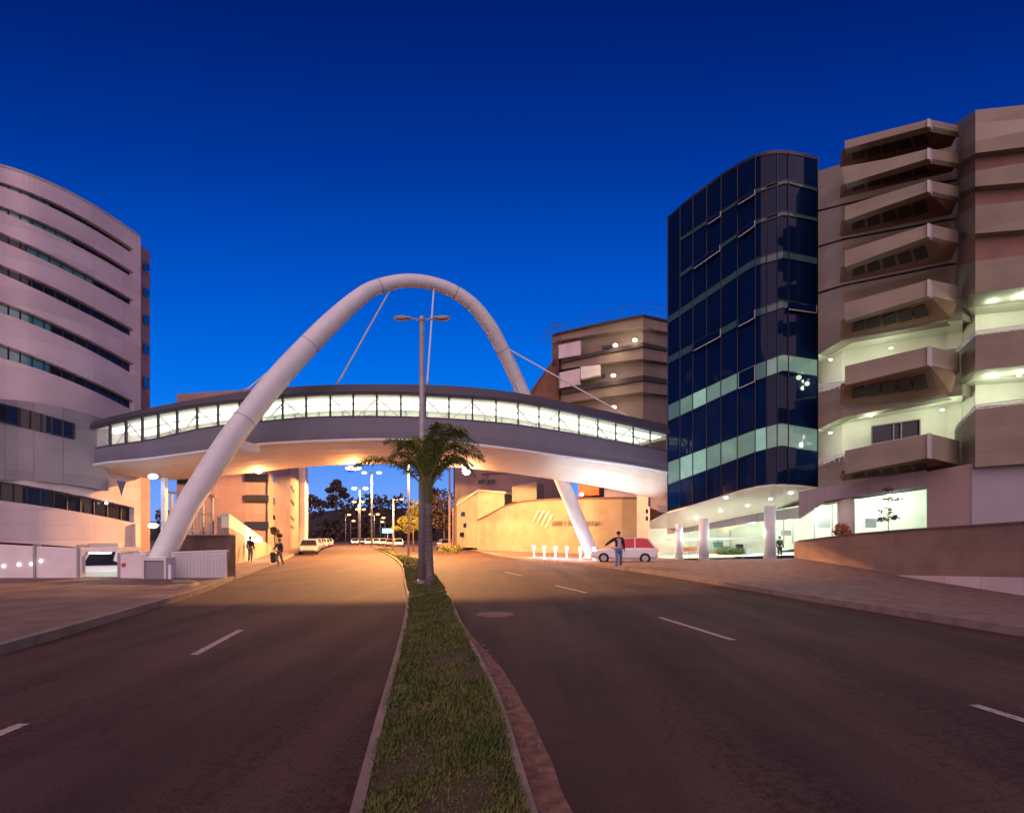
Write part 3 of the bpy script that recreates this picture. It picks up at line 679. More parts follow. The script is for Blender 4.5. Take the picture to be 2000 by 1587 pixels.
for px, d, w, y0 in ((1326,35.0,15,1030),(1375,33.6,19,1020),(1504,31.6,21,996)):
    gz0 = .12 if px < 1400 else .36
    cc = thing('column', {1326:'slim round white column at the far corner of the tower entrance', 1375:'round white column second from the parked car under the tower', 1504:'thick round white column nearest the brown wall'}[px], 'column', (GX(px,d),d,gz0), group='columns under the tower')
    r = w/2000*d
    MB().tube([(GX(px,d),d,gz0-.1),(GX(px,d),d,Z(y0,d)+.25)], r, 22).build('shaft', M['white'], cc, smooth=True)
    MB().tube([(GX(px,d),d,gz0-.1),(GX(px,d),d,gz0+.18)], r+.04, 22).build('base', M['trim'], cc)

# ------------------------------------------------------------------ terraced building on the right
rb_ = thing('balcony_building', 'tan concrete building with stacked coffered balconies at the right edge', 'building', (19,26,0))
# balcony fronts: rows (ytop, ybot at px1652), (ytop, ybot at px1815), soffit inner y at 1645 and 1850
BAL = [((275,291),(233,246),(325,287)), ((331,360),(290,309),(386,337)), ((403,431),(352,373),(462,420)), ((490,522),(437,461),(552,508)),
       ((592,627),(546,577),(661,622)), ((715,752),(676,712),(790,768)), ((880,925),(846,893),(938,915))]
def prow(pts, off, name, m, par): return MB().band(pts, off).build(name, m, par)
dA, dB, dC = 25.8, 24.0, 25.6      # balcony near-left corner, nose, inner valley
for i, (a, b, s) in enumerate(BAL):
    rise = [12,10,12,14,12,12,14][i]
    pts = [(1650,dA,a[0],a[1]),(1700,25.2,a[0]+(b[0]-a[0])*.31,a[1]+(b[1]-a[1])*.31),(1815,dB,b[0],b[1]),(1872,dC,b[0]+rise,b[1]+rise)]
    prow(pts, (.35,.35), 'balcony_parapet', M['tan'], rb_)
    prow([(1811,dB-.05,b[0]-1,b[1]+1),(1817,dB-.06,b[0]-1,b[1]+2)], (.25,.2), 'balcony_corner_trim', M['trim'], rb_)
    # sloping soffit with coffers
    fl = [P(1650,a[1],dA+.05), P(1815,b[1],dB+.05), P(1872,b[1]+rise,dC)]
    bk = [P(1645,s[0],27.4), P(1835,s[1]+4,26.6), P(1858,s[1]-1,26.5)]
    vs = [*fl, *bk, *[v+Vector((.0,.3,.16)) for v in fl], *[v+Vector((.05,.3,.16)) for v in bk]]
    so = MB().add(vs, [(0,1,4,3),(1,2,5,4),(6,9,10,7),(7,10,11,8),(0,3,9,6),(3,4,10,9),(4,5,11,10)]).build('balcony_soffit', M['brown'], rb_)
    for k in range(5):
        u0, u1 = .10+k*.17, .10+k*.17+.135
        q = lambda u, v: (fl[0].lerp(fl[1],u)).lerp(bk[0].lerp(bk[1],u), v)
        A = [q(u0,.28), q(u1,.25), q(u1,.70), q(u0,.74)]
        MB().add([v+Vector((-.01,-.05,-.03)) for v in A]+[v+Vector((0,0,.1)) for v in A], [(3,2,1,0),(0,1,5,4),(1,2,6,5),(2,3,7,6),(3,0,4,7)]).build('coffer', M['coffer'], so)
# continuous wall behind the balconies, storey by storey, and the right-hand projecting wing
WL_ = [(1598,29.6),(1645,28.3),(1850,27.2),(1880,26.6)]
walls = [(322,1598+0,345),]
LV = [ # (y at 1598 top,bot) (at 1645) (at 1850), material
      ((334,352),(320,340),(262,300),'tan'),((352,388),(340,372),(300,330),'cream2'),((388,410),(372,398),(330,352),'tan'),
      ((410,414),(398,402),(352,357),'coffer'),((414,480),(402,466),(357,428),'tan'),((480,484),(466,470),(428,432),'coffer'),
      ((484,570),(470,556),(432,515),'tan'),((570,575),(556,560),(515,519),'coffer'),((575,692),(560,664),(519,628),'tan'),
      ((692,768),(664,752),(628,682),'creamlit'),((768,838),(752,815),(682,775),'tan'),((838,912),(815,890),(775,860),'creamlit'),((912,985),(890,975),(860,945),'tan')]
M['cream2'] = M['tan']; M['creamlit'] = M['cream']
def slope3(t, px): return li([(1598,t[0]),(1645,t[1]),(1850,t[2]),(1880,t[2]-4)], px)
for t in LV:
    rowt = [(px, li(WL_,px,1,True), slope3((t[0][0],t[1][0],t[2][0]),px), slope3((t[0][1],t[1][1],t[2][1]),px)) for px in (1598,1620,1645,1750,1850,1880)]
    rc = t[3] == 'creamlit'
    off = (.8,.4)
    if rc: rowt = [(p,d+1.6,a-(0 if p<1e4 else 0),b) for p,d,a,b in rowt]
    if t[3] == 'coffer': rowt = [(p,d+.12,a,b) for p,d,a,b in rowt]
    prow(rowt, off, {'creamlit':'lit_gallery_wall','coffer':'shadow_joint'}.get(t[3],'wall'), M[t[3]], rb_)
    if rc:   # floor slab, ceiling and slim lamps of the open gallery
        for kk, nm in ((2,'gallery_ceiling'),(3,'gallery_floor')):
            sg = -1 if kk == 2 else 1
            vs = []
            for p,d,a,b in rowt:
                y = (a,b)[kk-2]; q0 = P(p, y, d-1.6)+Vector((.05,.05,0)); q1 = Vector((GX(p,d),d,q0.z)); vs += [q0,q1,q1+Vector((0,0,-.08*sg)),q0+Vector((0,0,-.08*sg))]
            m_ = len(rowt)
            MB().add(vs, [f for i in range(m_-1) for f in ((4*i,4*i+4,4*i+5,4*i+1),(4*i+2,4*i+6,4*i+7,4*i+3),(4*i+3,4*i+7,4*i+4,4*i),(4*i+1,4*i+5,4*i+6,4*i+2))]).build(nm, M['cream'], rb_)
# right-hand wing bands, px 1878 valley -> 1908 nose -> beyond the frame
RW = [((240,262),(215,241),(205,232),'tan'),((262,300),(241,276),(232,256),'trim2'),((300,322),(276,299),(256,287),'tan'),((322,352),(299,334),(287,318),'brown2'),
      ((352,380),(334,364),(318,356),'tan'),((380,420),(364,402),(356,392),'brown2'),((420,452),(402,456),(392,448),'tan'),((452,520),(456,510),(448,498),'brown2'),
      ((520,585),(510,572),(498,560),'tan'),((585,690),(572,655),(560,643),'gallery'),((690,745),(655,722),(643,714),'tan'),((745,840),(722,800),(714,788),'gallery'),
      ((830,925),(800,912),(788,905),'tan'),((925,1030),(912,1028),(905,1022),'mauve2')]
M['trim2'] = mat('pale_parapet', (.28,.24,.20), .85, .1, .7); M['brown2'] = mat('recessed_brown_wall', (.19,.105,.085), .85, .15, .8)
M['mauve2'] = mat('mauve_wall', (.27,.26,.29), .8, .06, .6); M['mauve3'] = mat('pink_wall', (.28,.20,.19), .8, .06, .6); M['gallery'] = M['cream']
for i, (v, nse, e, mn) in enumerate(RW):
    dv, dn, de = 26.6, 24.2, 23.3
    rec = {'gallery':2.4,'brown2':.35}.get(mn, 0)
    pts = [(1868,dv+rec,v[0],v[1]),(1905,dn+rec,nse[0],nse[1]),(2000,de+rec,e[0],e[1]),(2170,22.0+rec,e[0]-16,e[1]-12)]
    if mn == 'mauve2':
        prow([(1810,26.0,921,1033),(1898,24.6,905,1027)], (.5,.5), 'pink_wall', M['mauve3'], rb_)
        prow([(1898,24.55,905,1027),(2000,23.7,903,1022),(2170,22.6,900,1012)], (.6,.5), 'mauve_wall', M['mauve2'], rb_)
        continue
    off = (1.2,1.5) if not rec else (.5,.6)
    prow(pts, off, {'gallery':'lit_gallery_wall','brown2':'recessed_wall'}.get(mn,'parapet_band'), M[mn], rb_)
    if mn == 'gallery':
        for kk in (0, 1):
            pz = []
            for p, d, a, b in pts:
                q = P(p, (a,b)[kk], d-2.4); pz.append((q, Vector((GX(p,d), d, q.z))))
            vs = []
            for q0, q1 in pz: vs += [q0+Vector((.1,.1,0)), q1, q1+Vector((0,0,.1)), q0+Vector((.1,.1,.1))]
            MB().add(vs, [f for i2 in range(3) for f in ((4*i2,4*i2+4,4*i2+5,4*i2+1),(4*i2+2,4*i2+6,4*i2+7,4*i2+3),(4*i2+3,4*i2+7,4*i2+4,4*i2))]).build('gallery_slab', M['cream'], rb_)
        rl = MB()                       # handrail on the parapet below
        for yy in (b-9 for b in (0,)):
            q = [P(1868,pts[0][3]-9,26.6), P(1905,pts[1][3]-9,24.2), P(2000,pts[2][3]-9,23.3), P(2170,pts[3][3]-9,22)]
            for u in range(3): rl.tube([q[u], q[u+1]], .03, 6)
            q2 = [P(1868,pts[0][3]-5,26.6), P(1905,pts[1][3]-5,24.2), P(2000,pts[2][3]-5,23.3)]
            for u in range(2): rl.tube([q2[u], q2[u+1]], .018, 6)
            for u in range(9):
                t_ = u/8; c_ = q[0].lerp(q[1], t_); rl.tube([c_, c_-Vector((0,0,.26))], .02, 6)
            for u in range(7):
                c_ = q[1].lerp(q[2], u/6); rl.tube([c_, c_-Vector((0,0,.24))], .02, 6)
        rl.build('handrail', M['white'], rb_)
# mass behind everything so that the building is solid
MB().prism([(GX(1600,31.5),31.5,Z(338,31.5),4.7),(GX(1860,29.4),29.4,Z(305,29.4),4.7),(GX(1900,28.4),28.4,Z(300,28.4),4.7),(GX(2160,26.5),26.5,Z(290,26.5),4.7)], (4,8)).build('core', M['tan'], rb_)
# dark window and brick pieces on the lowest gallery
wo = MB().band([(1702,28.4,832,868),(1797,27.6,818,850)], (.1,.1)).build('window', M['darkglass'], rb_)
fr = MB()
for p, a, b in ((1702,832,868),(1745,825.5,860),(1760,823,857),(1797,818,850)):
    fr.band([(p-1.2,28.3-(p-1702)*.0084,a,b),(p+1.2,28.3-(p-1702)*.0084,a,b)], (.06,.06))
fr.band([(1702,28.25,831,833.5),(1797,27.5,817,819.5)], (.05,.05)); fr.band([(1702,28.25,866.5,869),(1797,27.5,848.5,851)], (.05,.05))
fr.build('frame', M['trim'], wo)
wo = MB().band([(1914,24.9,794,820),(1977,24.6,788,814)], (.1,.1)).build('window', M['frame'], rb_)
fr = MB()
for k in range(4): fr.band([(1914,24.8,796+k*7,798+k*7),(1977,24.5,790+k*7,792+k*7)], (.05,.05))
fr.build('louvres', M['trim'], wo)
# mauve fascia over the lobby
prow([(1560,30.2,960,1012),(1610,28.7,950,978),(1810,26.0,917,949)], (.4,.5), 'lobby_fascia', M['mauve'], rb_)
# warm and cool gallery lamps
for px, py, d, e in ((1622,702,29.2,26),(1622,845,29.2,24),(1740,680,28.2,26),(1840,800,27.8,20),(1935,582,25.0,42),(1990,580,24.3,42),(1935,735,25.0,42),(1990,733,24.3,42),(1700,812,28.4,24)):
    c = P(px, py, d); 
    MB().box(tuple(c), (.16,.07,.05)).build('gallery_lamp', M['lobbylight'], rb_)
    light(rb_, tuple(c-Vector((0,.1,.25))), e*1.8, (.82,1,.74), .15)
# railings at the tower end
rl = MB()
for y0 in (752,893):
    for dy in (0,6): rl.tube([P(1600,y0+dy,29.4), P(1650,y0-8+dy,28.1)], .03, 6)
    for k in range(6): c_ = P(1600,y0,29.4).lerp(P(1650,y0-8,28.1), k/5); rl.tube([c_, c_-Vector((0,0,.4))], .02, 6)
rl.build('handrail', M['white'], rb_)

# ------------------------------------------------------------------ lobby behind the canopy
lo = thing('lobby', 'brightly lit white lobby rooms beneath the tower and balconies', 'lobby', (14,34,0))
MB().band([(1268,41.5,1018,1092),(1400,41.5,1000,1092),(1640,34.5,950,1060),(1720,31.5,944,1055),(1830,29.5,930,1050)], (.3,.4)).build('rear_wall', M['cream'], lo)
mb = MB(); A = [(11.0,36.5),(18.5,30.5),(22.5,28.5),(22.5,31.5),(20,36),(11.0,42.5)]
mb.add([(x,y,.13 if i in (0,5) else .62) for i,(x,y) in enumerate(A)], [tuple(range(6))]); mb.build('floor', M['whitewall'], lo)
vs = [P(1300,1030,38.2),P(1480,1001,33.9),P(1570,985,31.6),P(1810,946,26.5),P(1850,930,31.2),P(1640,972,36),P(1290,1030,42.5)]
MB().add(vs, [tuple(range(7))]).build('ceiling', M['cream'], lo)
for px, py, d in ((1340,1032,38.6),(1400,1024,37),(1460,1018,36),(1540,1002,34),(1600,990,33),(1680,973,31),(1750,962,29.5)):
    c = P(px,py,d)-Vector((0,0,.1))
    MB().box(tuple(c), (1.0,.25,.05), R(-40)).build('ceiling_light', M['lobbylight'], lo)
    light(lo, tuple(c-Vector((0,0,.3))), 150, (.72,1,.84), .25)
# glazed partitions, desks and signs inside
for px in (1345,1362,1402,1425,1450,1475,1530,1548,1590,1625,1700,1760):
    d = 40 if px < 1500 else 33.5; MB().band([(px,d,1035 if px<1500 else 985,1092 if px<1500 else 1062),(px+2,d,1035 if px<1500 else 985,1092 if px<1500 else 1062)], (0,.06)).build('glazing_bar', M['steel'], lo)
MB().band([(1300,39.8,1052,1056),(1490,37.8,1048,1052)], (0,.08)).build('transom', M['trim'], lo)
MB().band([(1336,38.5,1068,1076),(1362,38.3,1067,1075)], (0,.5)).build('desk_top', M['terracotta'], lo)
for p0,p1,y0,y1,dd,mm in ((1395,1412,1058,1068,39,'tealglass'),(1440,1452,1062,1084,38,'darkglass'),(1458,1470,1070,1084,37,'greyblock'),(1600,1622,1010,1030,33,'trim'),(1690,1712,1012,1030,31,'steel'),(1530,1546,1035,1045,33,'greyblock')):
    MB().band([(p0,dd,y0,y1),(p1,dd,y0,y1)], (0,.3)).build('cabinet', M[mm], lo)
MB().tube([P(1652,1045,28.6), P(1652,965,28.6)], .42, 20).build('round_column', M['cream'], lo, smooth=True)

# ------------------------------------------------------------------ low wall along the right-hand pavement
lw = thing('street_wall', 'long low brown wall with a pale plinth along the right-hand pavement', 'wall', (14.5,20,0))
def wx(d): return li(WALL, d, 1)
wl = [(d, wx(d)) for d in (-6,4,10,14,18.6,22,27)]
ztop = lambda d: li([(-6,2.6),(14,2.0),(21,1.81),(27,1.41)], d)
MB().prism([(x,d,ztop(d),-.1) for d,x in wl], (.5,0)).build('wall', M['streetwall'], lw)
MB().prism([(x-.04,d,ztop(d)+.06,ztop(d)-.02) for d,x in wl], (.6,0)).build('coping', M['brownwall'], lw)
MB().prism([(x-.08,d,.52,-.1) for d,x in wl if d < 15]+[(wx(19.3)-.08,19.3,.2,-.1)], (.06,0)).build('plinth', M['stone'], lw)
MB().prism([(wx(27),27,1.41,.2),(18.6,27.2,1.41,.2)], (0,.4)).build('return_wall', M['streetwall'], lw)

# ------------------------------------------------------------------ terraced building in the distance
tb = thing('terraced_building', 'distant tan terraced building with dark ledges beyond the bridge', 'building', (12,58,0))
C3 = [(1078,60.0),(1096,57.5),(1175,55.8),(1256,54.5),(1310,57.5),(1350,62)]
def trow(ys, m, nm, rec=0, off=(1.5,6), x0=0):
    pts = []
    for (px, d), (a, b) in zip(C3[x0:], ys[x0:]): pts.append((px, d+rec, a, b))
    return MB().band(pts, off).build(nm, m, tb)
def yy(t0, t1, t2): return [t0+6, t0, (t0+t1)/2-1, t1, t2, t2+12]
def rowz(a, b): return list(zip(yy(*a), yy(*b)))
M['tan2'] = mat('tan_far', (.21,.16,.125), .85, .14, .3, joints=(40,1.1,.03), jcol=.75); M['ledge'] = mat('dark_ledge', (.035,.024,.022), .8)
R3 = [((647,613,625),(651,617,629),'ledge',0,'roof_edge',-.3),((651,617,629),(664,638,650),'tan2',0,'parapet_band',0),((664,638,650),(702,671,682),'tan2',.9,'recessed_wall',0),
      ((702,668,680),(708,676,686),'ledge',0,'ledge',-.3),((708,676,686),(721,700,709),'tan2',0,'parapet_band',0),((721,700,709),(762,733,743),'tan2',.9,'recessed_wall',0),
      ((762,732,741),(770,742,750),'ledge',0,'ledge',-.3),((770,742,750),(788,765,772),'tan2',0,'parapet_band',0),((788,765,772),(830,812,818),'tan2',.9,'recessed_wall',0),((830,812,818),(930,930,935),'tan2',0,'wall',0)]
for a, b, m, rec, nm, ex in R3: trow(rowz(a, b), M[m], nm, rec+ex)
for p0,p1,a,b in ((1091,1133,668,694),(1091,1132,722,752)):
    MB().band([(p0,57.2,a+6,b+6),(p1,56.0,a-3,b-2)], (.2,.6)).build('white_screen', M['stone'], tb)
MB().band([(1134,56.2,716,740),(1172,55.6,712,732)], (.2,.6)).build('lit_screen', M['cream'], tb)
for p0,p1,a,b in ((1176,1194,675,681),(1230,1247,716,722),(1174,1182,732,738),(1230,1247,779,785)):
    MB().band([(p0,56.2,a,b),(p1,56.0,a-2,b-2)], (.1,.2)).build('window', M['darkglass'], tb)
for px,py in ((1202,674),(1240,664),(1198,733),(1199,795)):
    MB().ball(P(px,py,55.0), (.26,.14,.18)).build('ceiling_lamp', M['warmspot'], tb); light(tb, tuple(P(px,py+1,54.2)), 120, (1,.85,.6), .3)
MB().add([P(1030,772,58),P(1082,700,60),P(1092,700,57),P(1092,790,57),P(1030,790,58),P(1030,772,64),P(1082,700,66),P(1092,700,66)], [(0,1,2,3,4),(0,5,6,1),(1,6,7,2)]).build('sloping_roof', M['sloped'], tb)
ra = MB()
rp = [P(1075,632,60),P(1096,628,57.5),P(1175,606,55.8),P(1256,590,54.5),P(1310,600,57.5)]; rq = [P(1085,650,60),P(1096,646,57.5),P(1175,630,55.8),P(1256,612,54.5),P(1310,624,57.5)]
for u in range(4):
    ra.tube([rp[u],rp[u+1]],.02,5); ra.tube([rp[u]*.5+rq[u]*.5, rp[u+1]*.5+rq[u+1]*.5],.016,5)
    for k in range(4): t = k/4; ra.tube([rp[u].lerp(rp[u+1],t), rq[u].lerp(rq[u+1],t)],.02,5)
for k in range(4): a = rp[0].lerp(rp[1],k/3); ra.tube([a, a+Vector((-1.2,0,-2.2))],.03,5)
ra.build('roof_railing', M['frame'], tb)

# ------------------------------------------------------------------ buildings seen under the bridge on the right
pb = thing('plain_block', 'plain pinkish block with two small dark windows beyond the palm', 'building', (-6,66,0))
MB().band([(888,72,880,1066),(955,66,876,1066),(1100,66,880,1066)], (2,8)).build('wall', M['stone2'], pb)
for p0,p1 in ((934,947),(952,967)): MB().band([(p0,65.8,937,945),(p1,65.8,935,943)], (0,.2)).build('window', M['darkglass'], pb)
for p0,p1,c in ((994,1012,'tealglass'),(1014,1036,'darkglass')): MB().band([(p0,65.8,973,981),(p1,65.8,971,979)], (0,.2)).build('window', M[c], pb)
MB().band([(940,65.9,925,927),(1100,65.9,918,920)], (0,.3)).build('string_course', M['ledge'], pb)
ch = thing('cream_house', 'low cream rendered house with small openings left of the ochre wall', 'house', (-5,60,0))
MB().band([(884,74,992,1066),(898,70,972,1067),(934,62,958,1070)], (4,8)).build('wall', M['cream_render'], ch)
MB().band([(933.5,61.8,958,1072),(985,60,962,1070)], (2,6)).build('front_wall', M['cream_render'], ch)
MB().band([(890,72,985,989),(934,61.5,955,959),(988,59.6,960,964)], (3,6)).build('roof', M['soffit'], ch)
for p, y in ((900,1000),(905,1022),(898,1040),(912,1012)): MB().band([(p,69-(p-898)*.15,y,y+8),(p+5,68-(p-898)*.15,y-1,y+7)], (.2,-.1)).build('window', M['darkglass'], ch)
MB().band([(1000,58,950,980),(1048,58,940,975)], (1,3)).build('lean_to', M['ochre'], ch)
ow = thing('ochre_wall', 'curved ochre wall with a slanted striped emblem behind the right arch leg', 'wall', (3,48,0))
OW = [(932,62,1016,1076),(958,59.5,1003,1078),(985,57,988,1080),(1022,54,979,1083),(1060,51.5,976,1086),(1110,48.5,974,1088),(1160,46.5,972.5,1090),(1215,45,972,1092),(1262,44.4,972,1093)]
MB().band(OW, (.1,.6)).build('wall', M['ochre'], ow)
MB().band([(p,d-.1,a-2,a+1.2) for p,d,a,b in OW], (.1,.9)).build('coping', M['brownwall'], ow)
def od(px): return li(OW, px, 1, True)
def ink(poly, m, name, par, th=.10):
    f = [P(x,y,od(x)-.14) for x, y in poly]; b = [v+Vector((0,th,0)) for v in f]; n = len(f)
    MB().add(f+b, [tuple(range(n))[::-1], tuple(range(n,2*n))]+[(i,(i+1)%n,n+(i+1)%n,n+i) for i in range(n)]).build(name, m, par)
for k in range(4):                       # the emblem: parallel slanted bars with rounded heads
    x = 1040+k*8.2; y = 1018+k*4.3; ln = [20,25,27,24][k]
    ink([(x,y),(x+3,y-1.5),(x+3+ln*.55,y-1.5-ln),(x+1+ln*.55,y-2.2-ln),(x+ln*.5-1.5,y-ln)], M['mural'], 'emblem_bar', ow)
rl2 = random.Random(5)
x = 1078
while x < 1172:                          # illegible dark letters right of it
    w = 3.2+rl2.random()*1.2
    if not 1117 < x < 1121:
        ink([(x,1026),(x+1.1,1026),(x+1.1,1017),(x,1017)], M['lettering'], 'letter', ow, .05)
        if rl2.random() < .75: ink([(x+w-1,1026),(x+w,1026),(x+w,1017),(x+w-1,1017)], M['lettering'], 'letter', ow, .05)
        yb = rl2.choice((1017,1021,1025)); ink([(x+1.1,yb+1.1),(x+w-1,yb+1.1),(x+w-1,yb),(x+1.1,yb)], M['lettering'], 'letter', ow, .05)
    x += w+2.2
sh_ = thing('entrance_kiosk', 'pale block with an orange flank between the ochre wall and the tower canopy', 'kiosk', (11,41,0))
MB().band([(1244,43.8,955,1092),(1266,42.4,952,1092)], (1,3)).build('wall', M['stone'], sh_)
MB().band([(1266,41.9,990,1092),(1269,41.8,988,1092)], (.1,.2)).build('post', M['white'], sh_)
MB().band([(1269,42.2,992,1092),(1306,42.6,1012,1092)], (1,2)).build('side_wall', M['terracotta'], sh_)
for y in (994,1008): MB().band([(1261,42.3,y,y+8),(1265,42.2,y,y+8)], (.05,.05)).build('speaker', M['darkglass'], sh_)
MB().band([(1130,47.5,940,970),(1170,45.8,942,966)], (1,3)).build('canopy', M['terracotta'], sh_)
MB().band([(1165,54,930,1000),(1320,54,935,1000)], (1,3)).build('rear_wall', M['stone'], sh_)
MB().ball(P(1136,965,46.8), .16).build('lamp', M['warmspot'], sh_)

# ------------------------------------------------------------------ building on the left beyond the bridge
bb = thing('rear_block', 'pinkish block with dark slot windows beyond the left end of the bridge', 'building', (-26,52,0))
MB().band([(345,46,769,1075),(420,47,764,1075),(480,48,761,1078),(523,49,760,1080)], (-3,12)).build('front_wall', M['stone2'], bb)
MB().band([(523,48.8,757,1080),(530,50,757,1080)], (-.5,.5)).build('corner_pier', M['ochre'], bb)
sf = [(530,50.2,757,1080),(545,55,790,1078),(560,62,830,1076),(576,74,890,1072),(590,86,920,1069)]
MB().band(sf, (-9,2)).build('side_wall', M['ochre'], bb)
for y0, y1 in ((925,940),(966,980),(1018,1032)):
    MB().band([(478,47.8,y0,y1),(522,48.7,y0,y1)], (0,.3)).build('window', M['darkglass'], bb)
MB().band([(346,45.8,934,944),(396,46.6,934,944)], (0,.3)).build('window', M['darkglass'], bb)
for (a0,a1),(b0,b1) in (((886,900),(960,967)),((922,936),(985,992)),((968,982),(1015,1020)),((1003,1012),(1030,1034))):
    for t0, t1 in ((.06,.42),(.55,.95)):
        p0, p1 = 531+46*t0, 531+46*t1; f = lambda u, v, p: u+(v-u)*(p-531)/46
        ps = [p0,(p0+p1)/2,p1]
        MB().band([(p, li(sf,p,1,True)-.15, f(a0,b0,p), f(a1,b1,p)) for p in ps], (-.1,.1)).build('window', M['darkglass'], bb)
MB().band([(583,80,900,1069),(590,85.5,905,1068)], (1.0,0)).build('drainpipe', M['whitewall'], bb)
# flank wall with a sloping pale parapet by the pavement
fw = thing('ramp_wall', 'ochre wall under a sloping pale ramp parapet beside the left pavement', 'wall', (-14,28,0))
RWp = [(447,26.5),(470,30),(495,35),(512,40),(530,48)]
MB().band([(p,d,1006+(p-447)*.72,1052+10*0+(1-26.5/d)*0+57+(26.5-26.5)) if False else (p,d,1008+(p-447)*.70,HZ+EYE*1000/d) for p,d in RWp], (-.8,.3)).build('wall', M['ochre'], fw)
MB().band([(p,d-.08,1004+(p-447)*.72,1030+(p-447)*.50) for p,d in RWp[:4]], (-.5,.2)).build('parapet', M['cream'], fw)
MB().band([(p,d-.14,1002+(p-447)*.72,1005+(p-447)*.72) for p,d in RWp[:4]], (-.6,.2)).build('coping', M['white'], fw)
c = P(497,1053,33.5); MB().ball(c, (.5,.15,.14)).build('wall_lamp', M['whitelamp'], fw); light(fw, tuple(c+Vector((.3,-.5,-.1))), 90, (1,.85,.7), .2)

# ------------------------------------------------------------------ hill and far trees
hv = []; hf = []; nx = 60
prof = [(560,1000),(600,985),(650,975),(700,970),(760,972),(820,968),(870,985),(930,1000),(1100,1020)]
for j, (d, k) in enumerate(((270,0),(300,.75),(340,1.0),(420,1.05))):
    for i in range(nx): px = 250+i*16; z = EYE+(HZ-(ci(prof,px) if 560<px<1100 else 1005))/1000*320*k-1.7*(k==0); hv.append((GX(px,d), d, max(-.1,z*.78) if k else -.1))
hf = [(j*nx+i, j*nx+i+1, (j+1)*nx+i+1, (j+1)*nx+i) for j in range(3) for i in range(nx-1)]
tag(MB().add(hv, hf).build('hill', M['hill'], smooth=True), kind='structure')
def leafcloud(mb, c, r, n, s, rnd):
    for i in range(n):
        while True:
            v = Vector((rnd.uniform(-1,1), rnd.uniform(-1,1), rnd.uniform(-1,1)))
            if .35 < v.length < 1: break
        p = Vector(c)+Vector((v.x*r[0], v.y*r[1], v.z*r[2])); u = Vector((rnd.gauss(0,1),rnd.gauss(0,1),rnd.gauss(0,1))).normalized(); w = u.orthogonal().normalized(); u *= s*rnd.uniform(.6,1.3); w *= s*.6
        mb.add([p-u, p+w, p+u, p-w], [(0,1,2,3)])
rw = random.Random(21); wood = MB()
for i in range(420):
    px = rw.uniform(300,1100); d = rw.uniform(265,330); k = min(1,(d-255)/60)
    yt = ci(prof,px) if 560<px<1100 else 1005
    z = (EYE+(HZ-yt)/1000*320)*k*.95
    leafcloud(wood, (GX(px,d), d, z*.35+rw.uniform(0,.75)*z), (4.5,4.5,rw.uniform(3,5)), 26, 1.3, rw)
tag(wood.build('woodland', M['leafdark']), kind='stuff')
def tree(name, label, base, h, crowns, m, n, s, tr=.15, group=None, seed=1, lean=0):
    rnd = random.Random(seed); t = thing(name, label, 'tree', base, group=group); b = Vector(base)
    top = b+Vector((lean,0,h*.75))
    MB().tube([b-Vector((0,0,.1)), b.lerp(top,.4)+Vector((lean*.1,0,0)), top], [tr,tr*.75,tr*.4], 10).build('trunk', M['bark'], t, smooth=True)
    lm = MB(); cm = MB()
    for (x,y,z,r,rz) in crowns:
        c = b+Vector((x,y,z)); lm.tube([b.lerp(top,.55), b.lerp(top,.8)*.4+c*.6, c], [tr*.5,tr*.35,tr*.12], 6); leafcloud(cm, c, (r,r,rz), n, s, rnd)
    lm.build('limbs', M['bark'], t); cm.build('crown', m, t); return t
tree('umbrella_pine', 'tall dark tree with tiered rounded crown standing above the far wood', (GX(656,262),262,15), 16, [(0,0,13,3.2,2),(-3,0,11,2.4,1.4),(3,0,11,2.8,1.5),(.6,0,15,2.2,1.4),(4,1,8.5,2.8,1.6),(-2,0,7,3,2)], M['leafdark'], 200, .7, .6, seed=3)
tree('small_pine', 'smaller dark tree at the left end of the far skyline', (GX(607,268),268,12), 12, [(0,0,10,4,2.2),(4,0,8,4,2),(-3,0,7,3,2),(9,0,7,4,2)], M['leafdark'], 200, .7, .4, seed=4)
tree('street_tree', 'yellow-green street tree lit by the lamps left of the palm trunk', (GX(797,58)+.2,60,.12), 6.5, [(0,0,4.2,1.0,.9),(-1.1,0,3.4,.9,.6),(.5,0,5.2,.9,.8),(-.6,.3,2.6,.8,.6),(.7,-.2,3.2,.7,.8),(-2.0,0,2.6,.6,.3)], M['leafyellow'], 330, .11, .10, seed=5)
tree('dark_tree', 'dark leafy tree rising right of the palm trunk', (GX(868,95),95,.12), 12, [(0,0,9,2.2,1.6),(-2,0,7,2,1.5),(2,0,6,2,1.5),(0,0,4.5,2.4,1.6),(-2.5,1,10,1.6,1)], M['leafdark'], 240, .28, .2, seed=6)
tree('sapling', 'young tree with a dark round crown at the left kerb', (GX(537,31.5),31.5,.14), 2.3, [(0,0,1.85,.26,.22),(.28,0,1.6,.18,.14),(-.1,0,2.0,.2,.14)], M['leafdark'], 260, .045, .035, seed=7)
tree('potted_palm', 'round rust-brown shrub on a stem in front of the round lobby column', (GX(1644,25.6),25.6,1.2), 1.0, [(0,0,.75,.40,.44),(.1,-.1,.5,.34,.3)], M['terracotta'], 330, .085, .03, seed=8)
t = tree('slender_tree', 'thin sparse dark-leaved tree above the low wall before the white lobby', (GX(1735,23.8),23.8,1.5), 2.0, [(-.1,0,1.3,.34,.2),(.2,0,1.9,.4,.08),(-.28,0,.95,.2,.12),(0,0,2.35,.25,.09),(.3,0,1.05,.2,.1)], M['leafdark'], 38, .085, .022, seed=9)
rs = random.Random(31)
